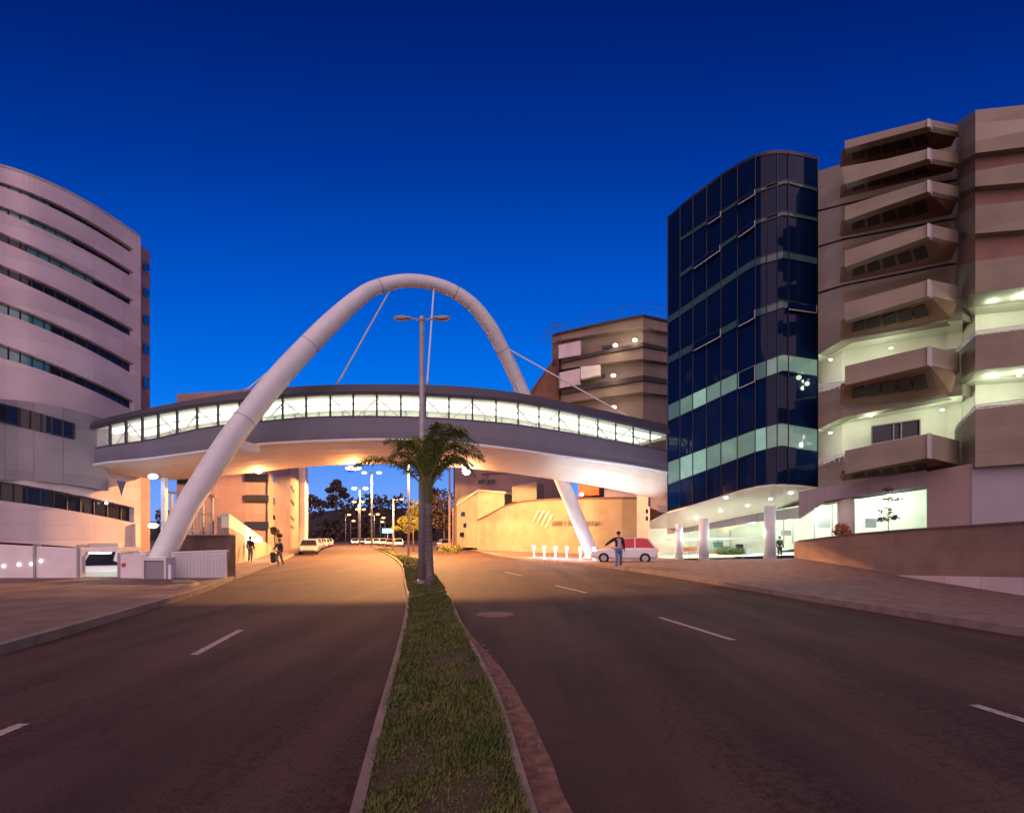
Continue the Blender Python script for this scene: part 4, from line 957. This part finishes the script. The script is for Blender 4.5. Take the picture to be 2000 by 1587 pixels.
for i, (px, d, w, lab) in enumerate(((875,52,.9,'low rounded bush right of the palm trunk by the far pavement'),(889,49,.7,'small bush at the foot of the utility pole'),(1418,38.2,1.3,'low green planting between the tower columns'),(1440,37.6,.8,'small clipped shrub beside the thick white column'))):
    t = thing('bush', lab, 'bush', (GX(px,d),d,.12)); cm = MB(); sm = MB()
    for k in range(4): cc_ = Vector((GX(px,d)+rs.uniform(-w,w)*.6, d, .45+.25*rs.random())); leafcloud(cm, cc_, (w*.5,w*.5,.38), 150, .07, rs); sm.tube([(GX(px,d),d,.1), cc_], .02, 5)
    cm.build('foliage', M['leaf'] if px > 1000 else M['leafyellow'], t); sm.build('stem', M['bark'], t)

# utility poles
for px, d, y0, r, lab in ((878,64,920,.15,'pale utility pole in front of the cream house'),(887,66,925,.12,'darker slim utility pole just right of the pale one')):
    t = thing('utility_pole', lab, 'pole', (GX(px,d),d,.12)); MB().tube([(GX(px,d),d,.05),(GX(px,d),d,Z(y0-30,d))], [r,r*.75], 12).build('shaft', M['stone2'] if px == 878 else M['bark'], t)
    MB().bar((GX(px,d)-.7,d,Z(y0-24,d)),(GX(px,d)+.7,d,Z(y0-24,d)),.1,.1).build('crossarm', M['bark'], t)
gl = thing('globe_lamp', 'round white lamp hanging right of the palm crown under the bridge', 'lamp', (GX(911,33),33.6,0))
MB().ball(P(911,919,32.5), .26).build('globe', M['whitelamp'], gl); MB().tube([P(911,912,32.5), P(911,900,32.5)+Vector((0,0,.15))], .03, 6).build('stem', M['steel'], gl)
light(gl, tuple(P(911,932,32.3)), 300, (1,.46,.17), .2)
gl = thing('globe_lamp', 'bright lamp tucked against the edge of the bridge left of the palm crown', 'lamp', (GX(690,31.8),31.8,0))
MB().ball(P(690,914,31.8), (.5,.16,.12)).build('globe', M['warmspot'], gl); MB().tube([P(690,912,31.8), P(690,902,31.8)+Vector((0,0,.15))], .03, 6).build('stem', M['steel'], gl)
light(gl, tuple(P(690,924,31.6)), 300, (1,.46,.17), .2)
gl = thing('globe_lamp', 'small warm lamp under the bridge close to the left arch leg', 'lamp', (GX(500,30.8),30.8,0))
MB().ball(P(505,921,30.9), (.2,.12,.1)).build('globe', M['warmspot'], gl); MB().tube([P(505,920,30.9), P(505,908,30.9)+Vector((0,0,.15))], .03, 6).build('stem', M['steel'], gl)
light(gl, tuple(P(505,934,30.7)), 220, (1,.50,.2), .2)

# ------------------------------------------------------------------ street lamps
LK_ = 5.0
def lamp_parts(t, h, heads, m_lens, pr=.11, arm=.55, en=0, col=(1,.52,.17), bigr=.16):
    MB().tube([(0,0,-.02),(0,0,h*.5),(0,0,h)], [pr,pr*.85,pr*.65], 14).build('pole', M['steel'], t, smooth=True)
    MB().tube([(0,0,-.06),(0,0,.10)], pr*1.3, 14).build('base', M['steel'], t)
    MB().tube([(0,0,h-.02),(0,0,h+.10)], pr*.8, 12).build('cap', M['steel'], t)
    for s in heads:
        MB().tube([(0,0,h-.05),(s*arm*.5,0,h+.03),(s*arm,0,h+.04)], .03, 8).build('arm', M['steel'], t)
        hd = MB(); prof = [(0,.04),(.08,.085),(.3,.12),(.5,.10),(.6,.04)]
        hd.add([Vector((s*(arm-.12+x), w*math.cos(a), h+.06+w*.75*max(-.35,math.sin(a)))) for x, w in prof for a in [2*math.pi*k/10 for k in range(10)]],
               [(i*10+k,i*10+(k+1)%10,(i+1)*10+(k+1)%10,(i+1)*10+k) for i in range(4) for k in range(10)]+[tuple(range(10)),tuple(40+k for k in range(10))])
        ho = hd.build('lamp_head', M['steel'], t, smooth=True)
        ln = MB().ball((s*(arm+.2),0,h+.03), (.22 if not en else bigr*1.5,.11 if not en else bigr,.05 if not en else bigr*.7)).build('lens', m_lens, ho, smooth=True)
        ln.matrix_parent_inverse = Matrix(); 
        if en: light(t, (s*(arm+.2),0,h-.25), en*LK_, col, .10, 'SPOT', spot=R(166))
t = thing('street_lamp', 'unlit grey double-headed street lamp nearest the camera beside the palm', 'street lamp', group='street lamps along the median')
lamp_parts(t, Z(632,16.8), (-1,1), M['lampoff'], .125, .47); t.location = (GX(823,16.8)+.02,16.8,.12)
LAMPS = [(798,44,10.0,(-1,1),6000,'lit double street lamp whose heads are hidden behind the bridge'),(768,53,5.4,(1,),1400,'short single sodium lamp on the median at the bend'),
         (726,83,12,(-1,1),5500,'tall double sodium lamp just under the bridge at the bend'),(703,109,12,(-1,1),5000,'brightest far double lamp with a white glare'),(700,150,12,(-1,1),1500,'distant double lamp below the glaring one'),
         (704,190,12,(-1,1),2000,'small distant double lamp low over the road'),(731,175,9.5,(-1,1),2000,'distant double lamp right of the low pair'),(675,180,9.6,(1,),800,'single far lamp left of the carriageway'),
         (685,215,8.6,(1,),500,'faint farthest single lamp at the left kerb'),(743,205,9.5,(1,),500,'small far lamp over the parked cars'),(752,215,8.2,(-1,),400,'last tiny lamp right of the far cars')]
for px, d, h, heads, en, lab in LAMPS:
    t = thing('street_lamp', lab, 'street lamp', group='street lamps along the median')
    br_ = .10 if d < 60 else .15+.0018*d
    lamp_parts(t, h, heads, M['sodium'] if d != 109 else M['whitelamp'], .11 if d < 60 else .16, .7 if d < 60 else 1.0, en, (1,.44,.14), br_)
    t.location = (GX(px,d), d, .12)
# bollard lamps at the right arch foot
for i, (px, d, py) in enumerate(((1043,39,1078),(1063,38,1079),(1085,37.5,1079),(1107,36,1081),(1133,34,1083),(1160,32.5,1087))):
    t = thing('bollard_lamp', ['white bollard lamp at the far left end of the row','second bollard lamp from the left end','third bollard lamp from the left end','bollard lamp just left of the arch leg','bollard lamp in front of the arch foot','bollard lamp nearest the white car'][i], 'bollard lamp', group='bollard lamps by the arch foot')
    h = .62; MB().tube([(0,0,-.05),(0,0,h)], .07, 12).build('post', M['white'], t)
    MB().tube([(0,0,h),(0,0,h+.20)], .085, 14).build('lens', M['whitelamp'], t); MB().tube([(0,0,h+.20),(0,0,h+.24)], .10, 14).build('cap', M['white'], t)
    MB().tube([(0,0,-.05),(0,0,.04)], .14, 12).build('base', M['white'], t)
    light(t, (0,-.25,h+.12), 120, (.72,.84,1), .12); t.location = (GX(px,d), d, .14)
# ground floodlight washing the end of the bridge and the arch leg
fl_ = thing('floodlight', 'small ground floodlight aimed at the underside of the bridge beyond the car', 'floodlight', (7.6,33.5,.14))
MB().box((7.6,33.5,.42),(.34,.22,.26),0,R(-35)).build('housing', M['steel'], fl_); MB().bar((7.6,33.5,.14),(7.6,33.5,.32),.06,.06).build('bracket', M['steel'], fl_)
MB().box((7.6,33.4,.54),(.28,.12,.03),0,R(-35)).build('lens', M['whitelamp'], fl_)
light(fl_, (7.6,33.3,.75), 2400, (.5,.75,1), .15, 'SPOT', rot=(R(172),0,R(0)), spot=R(105))

# ------------------------------------------------------------------ cars
def car(label, paint, L=4.0, Wd=1.7, H=1.45, front_on=False, tail=False, glow_windows=None, van=False, group=None):
    t = thing('parked_car' if not van else 'parked_van', label, 'car' if not van else 'van', group=group)
    a = L/2
    if van: st_ = [(-a,.35,1.0,.92),(-a+.05,.28,1.05,1),(a-.9,.28,1.05,1),(a-.2,.30,.98,.97),(a,.35,.8,.86)]; cab = [(-a+.05,H-.05),(-a+.2,H),(a-1.3,H),(a-.45,1.0)]
    else: st_ = [(-a,.42,.78,.84),(-a+.1,.30,.92,.95),(-a+.8,.24,.93,1),(a-1.3,.24,.90,1),(a-.5,.28,.80,.97),(a-.08,.32,.66,.88),(a,.38,.60,.78)]; cab = [(-a+.12,.92),(-a+.55,H-.04),(-a+1.0,H),(a-1.9,H-.03),(a-1.15,.90)]
    vs = []
    for x, z0, z1, w in st_:
        w = w*Wd/2; vs += [(x,-w*.9,z0),(x,-w,z0+.12),(x,-w,z1-.1),(x,-w*.93,z1),(x,w*.93,z1),(x,w,z1-.1),(x,w,z0+.12),(x,w*.9,z0)]
    n = len(st_)
    MB().add(vs, [(i*8+k,i*8+(k+1)%8,(i+1)*8+(k+1)%8,(i+1)*8+k) for i in range(n-1) for k in range(8)]+[tuple(range(8)),tuple((n-1)*8+k for k in range(8))]).build('body', paint, t, bevel=.03)
    gw = Wd/2*.92; rw_ = Wd/2*.74; zb = 1.0 if van else .90
    vs = []; m = len(cab)
    for x, z in cab:
        f = (z-zb)/(H-zb); w = gw+(rw_-gw)*max(0,f); vs += [(x,-w,z),(x,w,z)]
    low = [(cab[0][0],-gw,zb),(cab[0][0],gw,zb),(cab[-1][0],-gw,zb),(cab[-1][0],gw,zb)]
    fs = [(2*i,2*i+1,2*i+3,2*i+2) for i in range(m-1)]
    side = lambda s: tuple([2*i+s for i in range(m)])
    vs2 = vs+low; fs += [side(0)+(2*m+2,2*m), side(1)+(2*m+3,2*m+1), (0,1,2*m+1,2*m)]
    MB().add(vs2, fs).build('windows', M['carglass'] if not glow_windows else M['glowpaint_glass'], t)
    rf = MB(); tops = [c for c in cab if c[1] > H-.2]
    rf.prism([(x,-rw_*1.02,z+.02,z-.02) for x, z in tops], (0,rw_*2.04)); rf.build('roof', paint, t)
    pl = MB()
    for s in (-1,1):
        for x in (cab[1][0]+.75, cab[1][0]+1.6) if not van else (0,.9):
            if x < cab[-2][0]+.3: pl.bar((x,s*(gw+.005),zb),(x,s*(rw_+.005),H-.03),.06,.04)
        pl.bar((cab[-1][0],s*gw,zb+.01),(cab[-2][0],s*rw_,H-.03),.07,.05); pl.bar((cab[0][0],s*gw,zb),(cab[1][0],s*rw_,H-.05),.08,.06)
    pl.build('pillars', paint, t)
    for x in (-a+.72, a-.80):
        for s in (-1,1):
            w = MB().tube([(x,s*(Wd/2-.20),.31),(x,s*(Wd/2+.005),.31)], .31, 20).build('wheel', M['tyre'], t)
            MB().tube([(x,s*(Wd/2),.31),(x,s*(Wd/2+.02),.31)], .18, 14).build('rim', M['rim'], w)
    for s in (-1,1):
        MB().ball((a-.10,s*Wd*.35,.64), (.10,.17,.08)).build('headlight', M['headlight'] if front_on else M['headlight_off'], t)
        MB().box((-a+.02,s*Wd*.38,.78),(.08,.2,.2)).build('tail_light', M['taillight'], t)
        MB().box((cab[-1][0]-.25,s*(Wd/2+.06),zb+.08),(.1,.14,.1)).build('mirror', paint, t)
    MB().box((a-.02,0,.40),(.06,Wd*.6,.12)).build('grille', M['frame'], t)
    MB().box((-a+.0,0,.5),(.04,.42,.12)).build('number_plate', M['trim'], t)
    return t
t = car('white hatchback with tail-light glow painted red on its windows parked behind the walking man', M['carwhite'], 3.9, 1.66, 1.5, glow_windows=M['carred']); t.location = (6.75,31.0,.10); t.rotation_euler = (0,0,R(168))
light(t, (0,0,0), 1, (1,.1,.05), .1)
t = car('white van in the sunken forecourt behind the gate pier', M['carwhite'], 4.4, 1.75, 1.65, van=True); t.location = (-18.6,23.9,-.60); t.rotation_euler = (0,0,R(-62))
carg = 'cars parked along the left kerb'
src = car('silver saloon parked nearest in the left kerb row', M['carsilver'], 4.1, 1.7, 1.42, group=carg)
src2 = car('white hatchback second in the left kerb row', M['carwhite'], 3.9, 1.68, 1.48, group=carg)
def kerb_place(o, y, off=-1.15):
    x = fLK(y)+1.25; dx = (fLK(y+2)-fLK(y-2))/4; o.location = (x, y, 0); o.rotation_euler = (0,0,math.atan2(-1,-dx))
kerb_place(src, 50); kerb_place(src2, 55.5)
for i, (y, lab) in enumerate(((61,'silver saloon third in the left kerb row'),(67,'white hatchback fourth in the left kerb row'),(73,'silver saloon fifth in the left kerb row'),(80,'white hatchback sixth in the left kerb row'),(88,'silver saloon seventh in the left kerb row'),(97,'white hatchback farthest in the left kerb row'))):
    c = copy_tree(src if i % 2 == 0 else src2); c['label'] = lab; kerb_place(c, y)
fc = 'far cars near the vanishing point'
src3 = car('white car with headlights on approaching in the left carriageway', M['carwhite'], 4.1, 1.7, 1.45, front_on=True, group=fc)
src3.location = (GX(693,125),125,0); src3.rotation_euler = (0,0,R(-72))
light(src3, (2.4,0,.6), 0.1, (.8,.9,1), .2)
for px, d, s, lab in ((720,118,src3,'white far car with lights on right of the approaching one'),(735,112,src2,'pale far car between two lamp poles'),(748,106,src3,'far car with lights on below the cyan sign'),(762,98,src,'silver far car below the cyan sign'),(778,92,src2,'white far car behind the short lamp'),(707,140,src,'small silver car far down the road')):
    c = copy_tree(s); c['label'] = lab; c['group'] = fc; c.location = (GX(px,d), d, 0); c.rotation_euler = (0,0,R(-75))
c = copy_tree(src); c['label'] = 'silver car half hidden behind the palm trunk with red tail lamps'; c['group'] = fc; c.location = (GX(868,70),70,0); c.rotation_euler = (0,0,R(108))
sg = thing('lit_sign', 'glowing cyan sign panel above the far parked cars', 'sign', (GX(757,120),120,0))
MB().box((GX(757,120),120,Z(1036,120)),(2.4,.3,1.0)).build('panel', M['sign'], sg); MB().tube([(GX(757,120),120.1,0),(GX(757,120),120.1,Z(1036,120))], .12, 8).build('post', M['steel'], sg)

# ------------------------------------------------------------------ people
def skinned(name, joints, edges, m, parent, sub=2):
    me = bpy.data.meshes.new(name); keys = list(joints); me.from_pydata([joints[k][0] for k in keys], [(keys.index(a), keys.index(b)) for a, b in edges], []); me.materials.append(m)
    o = bpy.data.objects.new(name, me); COL.objects.link(o); sk = o.modifiers.new('skin', 'SKIN'); sk.use_smooth_shade = True
    for i, k in enumerate(keys):
        r = joints[k][1]; r = r if isinstance(r, tuple) else (r, r); v = me.skin_vertices[0].data[i]; v.radius = r; v.use_root = (i == 0)
    s = o.modifiers.new('subdivision', 'SUBSURF'); s.levels = sub; s.render_levels = sub
    if parent: o.parent = parent
    return o
def person(label, J, h, jacket, trousers, shirt=None, hands=True):
    t = thing('person', label, 'person'); k = h/1.75
    v = lambda a: Vector(a)*k
    j = {n: (v(p), r*k if not isinstance(r, tuple) else (r[0]*k, r[1]*k)) for n, (p, r) in J.items()}
    body = dict(j); E = [('pelvis','belly'),('belly','chest'),('chest','neck'),('neck','head'),('head','crown')]
    for s in 'LR': E += [('chest','sh'+s),('sh'+s,'el'+s),('el'+s,'wr'+s),('wr'+s,'pm'+s),('pelvis','hip'+s),('hip'+s,'kn'+s),('kn'+s,'an'+s),('an'+s,'to'+s)]
    if hands:
        for s in 'LR':
            w, p = body['wr'+s][0], body['pm'+s][0]; d = (p-w).normalized(); side = d.cross(Vector((0,1,0))).normalized() if abs(d.y) < .9 else Vector((1,0,0))
            fw = side.cross(d).normalized()
            for q in range(4):
                a = p+fw*((q-1.5)*.019*k)+d*(.075-.008*abs(q-1.2))*k; b = a+(d*.6+side*.5)*.03*k
                body[f'f{s}{q}'] = (a, .009*k); body[f'g{s}{q}'] = (b, .007*k); E += [('pm'+s, f'f{s}{q}'), (f'f{s}{q}', f'g{s}{q}')]
            body[f't{s}'] = (w+(p-w)*.5+fw*.045*k+d*.02*k, .010*k); E += [('wr'+s, f't{s}')]
    skinned('body', body, E, M['skin'], t)
    def sub(names, grow, drop=()):
        return {n: (j[n][0], (j[n][1][0]+grow*k, j[n][1][1]+grow*k) if isinstance(j[n][1], tuple) else j[n][1]+grow*k) for n in names}
    ja = sub(['chest','belly','pelvis','shL','shR','elL','elR','wrL','wrR'], .022)
    ja['chest'] = (j['chest'][0], (.165*k,.115*k)); ja['pelvis'] = (j['pelvis'][0]-Vector((0,0,.02*k)), (.155*k,.12*k))
    ja['col'] = (j['neck'][0]-Vector((0,0,.03*k)), .07*k)
    skinned('jacket', ja, [('chest','belly'),('belly','pelvis'),('chest','col'),('chest','shL'),('chest','shR'),('shL','elL'),('elL','wrL'),('shR','elR'),('elR','wrR')], jacket, t)
    tr_ = sub(['pelvis','hipL','hipR','knL','knR','anL','anR'], .018)
    skinned('trousers', tr_, [('pelvis','hipL'),('pelvis','hipR'),('hipL','knL'),('knL','anL'),('hipR','knR'),('knR','anR')], trousers, t)
    for s in 'LR':
        a, b = j['an'+s][0], j['to'+s][0]; d = (b-a); d.z = 0; a2 = Vector((a.x,a.y,.045*k)); 
        skinned('shoe', {'a': (a2-d*.35, .045*k), 'b': (a2+d*.5, .045*k), 'c': (a2+d*1.15, .032*k)}, [('a','b'),('b','c')], M['shoe'], t, 1)
    hd = j['crown'][0]; hp = MB(); hp.ball(hd+Vector((0,.018,.012))*k, (.098*k,.108*k,.10*k), 16, 10); hp.build('hair', M['hair'], t, smooth=True)
    f = j['head'][0]; fy = -.098*k
    fa = MB(); fa.ball(f+Vector((0,fy,.03*k)), (.014*k,.022*k,.024*k)); fa.build('nose', M['skin'], t, smooth=True)
    for s in (-1,1):
        MB().ball(f+Vector((s*.033*k,fy+.012*k,.055*k)), .011*k).build('eye', M['hair'], t); MB().ball(f+Vector((s*.092*k,.0,.04*k)), (.012*k,.02*k,.03*k)).build('ear', M['skin'], t)
    MB().ball(f+Vector((0,fy+.008*k,-.012*k)), (.026*k,.008*k,.006*k)).build('mouth', M['terracotta'], t)
    if shirt: MB().add([v((-.075,-.135,1.42)),v((.075,-.135,1.42)),v((.085,-.15,.98)),v((-.085,-.15,.98)),v((-.075,-.08,1.42)),v((.075,-.08,1.42)),v((.085,-.08,.98)),v((-.085,-.08,.98))], [(0,1,2,3),(4,7,6,5),(0,4,5,1),(1,5,6,2),(2,6,7,3),(3,7,4,0)]).build('shirt', shirt, t, bevel=.02)
    return t
base = dict(pelvis=((0,0,.96),(.13,.10)), belly=((0,0,1.12),(.12,.09)), chest=((0,0,1.34),(.14,.10)), neck=((0,0,1.50),.052), head=((0,-.01,1.58),(.075,.085)), crown=((0,0,1.67),(.082,.095)),
            shL=((-.19,0,1.42),.056), elL=((-.25,.02,1.14),.042), wrL=((-.25,-.08,.90),.028), pmL=((-.25,-.10,.84),(.035,.02)),
            shR=((.19,0,1.42),.056), elR=((.25,.02,1.14),.042), wrR=((.25,-.06,.90),.028), pmR=((.25,-.08,.84),(.035,.02)),
            hipL=((-.09,0,.90),.088), knL=((-.10,-.03,.50),.058), anL=((-.10,.03,.09),.042), toL=((-.11,-.10,.04),.035),
            hipR=((.09,0,.90),.088), knR=((.10,-.03,.50),.058), anR=((.10,.03,.09),.042), toR=((.11,-.10,.04),.035))
w = dict(base)                          # walking towards the camera, one arm swung out from the body
w.update(elL=((-.46,.02,1.24),.045), wrL=((-.66,-.08,1.10),.032), pmL=((-.72,-.10,1.07),(.035,.022)), elR=((.27,.06,1.16),.045), wrR=((.27,-.02,.92),.03), pmR=((.27,-.04,.86),(.035,.02)),
         knL=((-.13,-.16,.52),.060), anL=((-.15,-.14,.10),.043), toL=((-.17,-.27,.05),.035), knR=((.13,.02,.50),.060), anR=((.17,.22,.16),.043), toR=((.19,.12,.06),.035))
t = person('man in open black jacket, light shirt and jeans walking past the white car', w, 1.9, M['black'], M['jeans'], M['shirt']); t.location = (GX(1208,25.8),25.8,.02); t.rotation_euler = (0,0,R(8))
t = person('person in black with grey trousers standing by the ochre wall on the left', base, 1.55, M['black'], M['greytr']); t.location = (GX(489,31.5),31.5,.14); t.rotation_euler = (0,0,R(170))
s = dict(base); s.update(elL=((-.3,-.1,1.2),.042), wrL=((-.22,-.3,1.08),.028), pmL=((-.2,-.36,1.06),(.035,.02)), knL=((-.12,-.12,.52),.06), knR=((.12,.05,.5),.06), anR=((.13,.2,.12),.042), toR=((.13,.08,.05),.035))
t = person('person in a dark blue jacket beside the sapling at the left kerb', s, 1.55, mat('navy_cloth', (.012,.016,.05), .8), M['greytr']); t.location = (GX(546,29.2),29.2,.0); t.rotation_euler = (0,0,R(-30))
t = thing('litter_bin', 'low dark bin at the kerb by the person in the blue jacket', 'bin', (GX(534,30.4),30.4,.14)); b_ = Vector(t.location)
MB().tube([b_, b_+Vector((0,0,.55))], [.15,.19], 14).build('bin_body', M['frame'], t); MB().tube([b_+Vector((0,0,.55)), b_+Vector((0,0,.62))], [.2,.14], 14).build('lid', M['frame'], t)
# dark figure seated in the lobby
t = person('person in black standing among the lobby planters beyond the thick column', base, 1.5, M['black'], M['black'], hands=False); t.location = (GX(1523,34),34,.2)

# ------------------------------------------------------------------ palm on the median
pm = thing('palm_tree', 'feathery palm on the grassy median beside the unlit street lamp', 'palm tree', (GX(838,16.1),16.1,.12)); pb_ = Vector(pm.location)
top = Vector((GX(838,16.1)-.03,16.1,2.95))
pts = [pb_+Vector((0,0,-.05)), pb_+Vector((.03,0,.25)), pb_.lerp(top,.4)+Vector((.02,0,0)), pb_.lerp(top,.75), top]
MB().tube(pts, [.18,.13,.105,.10,.13], 16).build('trunk', M['trunk'], pm, smooth=True)
rgs = MB()
for k in range(26): q = pb_.lerp(top, .05+k/28); rgs.tube([q, q+Vector((0,0,.03))], .112+.008*math.sin(k*2.3), 14)
rgs.build('leaf_scars', M['bark'], pm)
sp = MB()
for k in range(9): a = k*.7; sp.tube([top+Vector((.07*math.cos(a),.07*math.sin(a),-.25)), top+Vector((.10*math.cos(a),.10*math.sin(a),.25)), top+Vector((.16*math.cos(a),.16*math.sin(a),.6))], [.07,.05,.02], 7)
sp.build('crownshaft', M['leaf'], pm)
rp_ = random.Random(17)
def frond(ctrl, end, ll=.5, n=58, c0=None):
    c0 = c0 or top+Vector((rp_.uniform(-.05,.05),rp_.uniform(-.05,.05),.1)); c1 = top+Vector(ctrl); c2 = top+Vector(end); mb = MB()
    bz = lambda t: c0*(1-t)**2+c1*2*t*(1-t)+c2*t*t
    mb.tube([bz(i/12) for i in range(13)], [.028*(1-i/13)+.005 for i in range(13)], 6)
    for i in range(n):
        t = .14+.86*i/n; p = bz(t); d = (bz(min(1,t+.02))-bz(t-.02)).normalized(); side = d.cross(Vector((0,0,1)))
        side = side.normalized() if side.length > .05 else Vector((1,0,0)); up = side.cross(d)
        L_ = ll*(math.sin(math.pi*min(1,t*.9+.1))**.6)*rp_.uniform(.8,1.15)
        for s in (-1,1):
            v = (side*s*.75+d*.55+up*rp_.uniform(-.25,.45)).normalized(); a = p+v*L_*.5; b = p+v*L_+Vector((0,0,-.30*L_-.03)); wd = d*.013
            mb.add([p-wd,p+wd,a+wd*1.4,a-wd*1.4,b], [(0,1,2,3),(3,2,4)])
    mb.build('frond', M['frond'], pm)
frond((-1.35,.05,1.75),(-2.55,.1,.75),.50,90)
for c_, e_ in (((-.55,.1,1.6),(-1.15,.1,1.05)),((-.5,-.5,1.7),(-1.0,-.9,1.35)),((.3,.1,2.5),(1.45,.2,1.45)),((.5,-.4,2.2),(1.65,-.5,1.0)),((.2,.6,2.2),(1.1,1.2,1.35)),((.6,.2,1.7),(1.35,.3,.55)),((.1,-.3,2.3),(.7,-.8,1.75)),
               ((.35,.0,2.1),(1.05,.1,1.75)),((-.1,.3,2.1),(-.5,.9,1.7)),((-.15,-.3,1.9),(-.75,-.5,1.25)),((.7,.1,1.4),(1.15,.0,.75)),((.05,.1,1.6),(.25,.1,1.85)),((-.5,.5,1.4),(-1.0,1.0,.9)),((.45,.5,1.9),(1.6,.9,1.1)),((-.2,0,1.6),(-.85,-.1,1.5)),((.15,-.2,2.3),(1.2,-.3,1.75))):
    frond(tuple(x*1.08 for x in c_), tuple(x*1.1 for x in e_), .56, 60)
    if rp_.random() < .3: frond(tuple(x*.9+rp_.uniform(-.15,.15) for x in c_), (e_[0]*.82+rp_.uniform(-.2,.2), e_[1]-.4, e_[2]*.88), .46, 56)
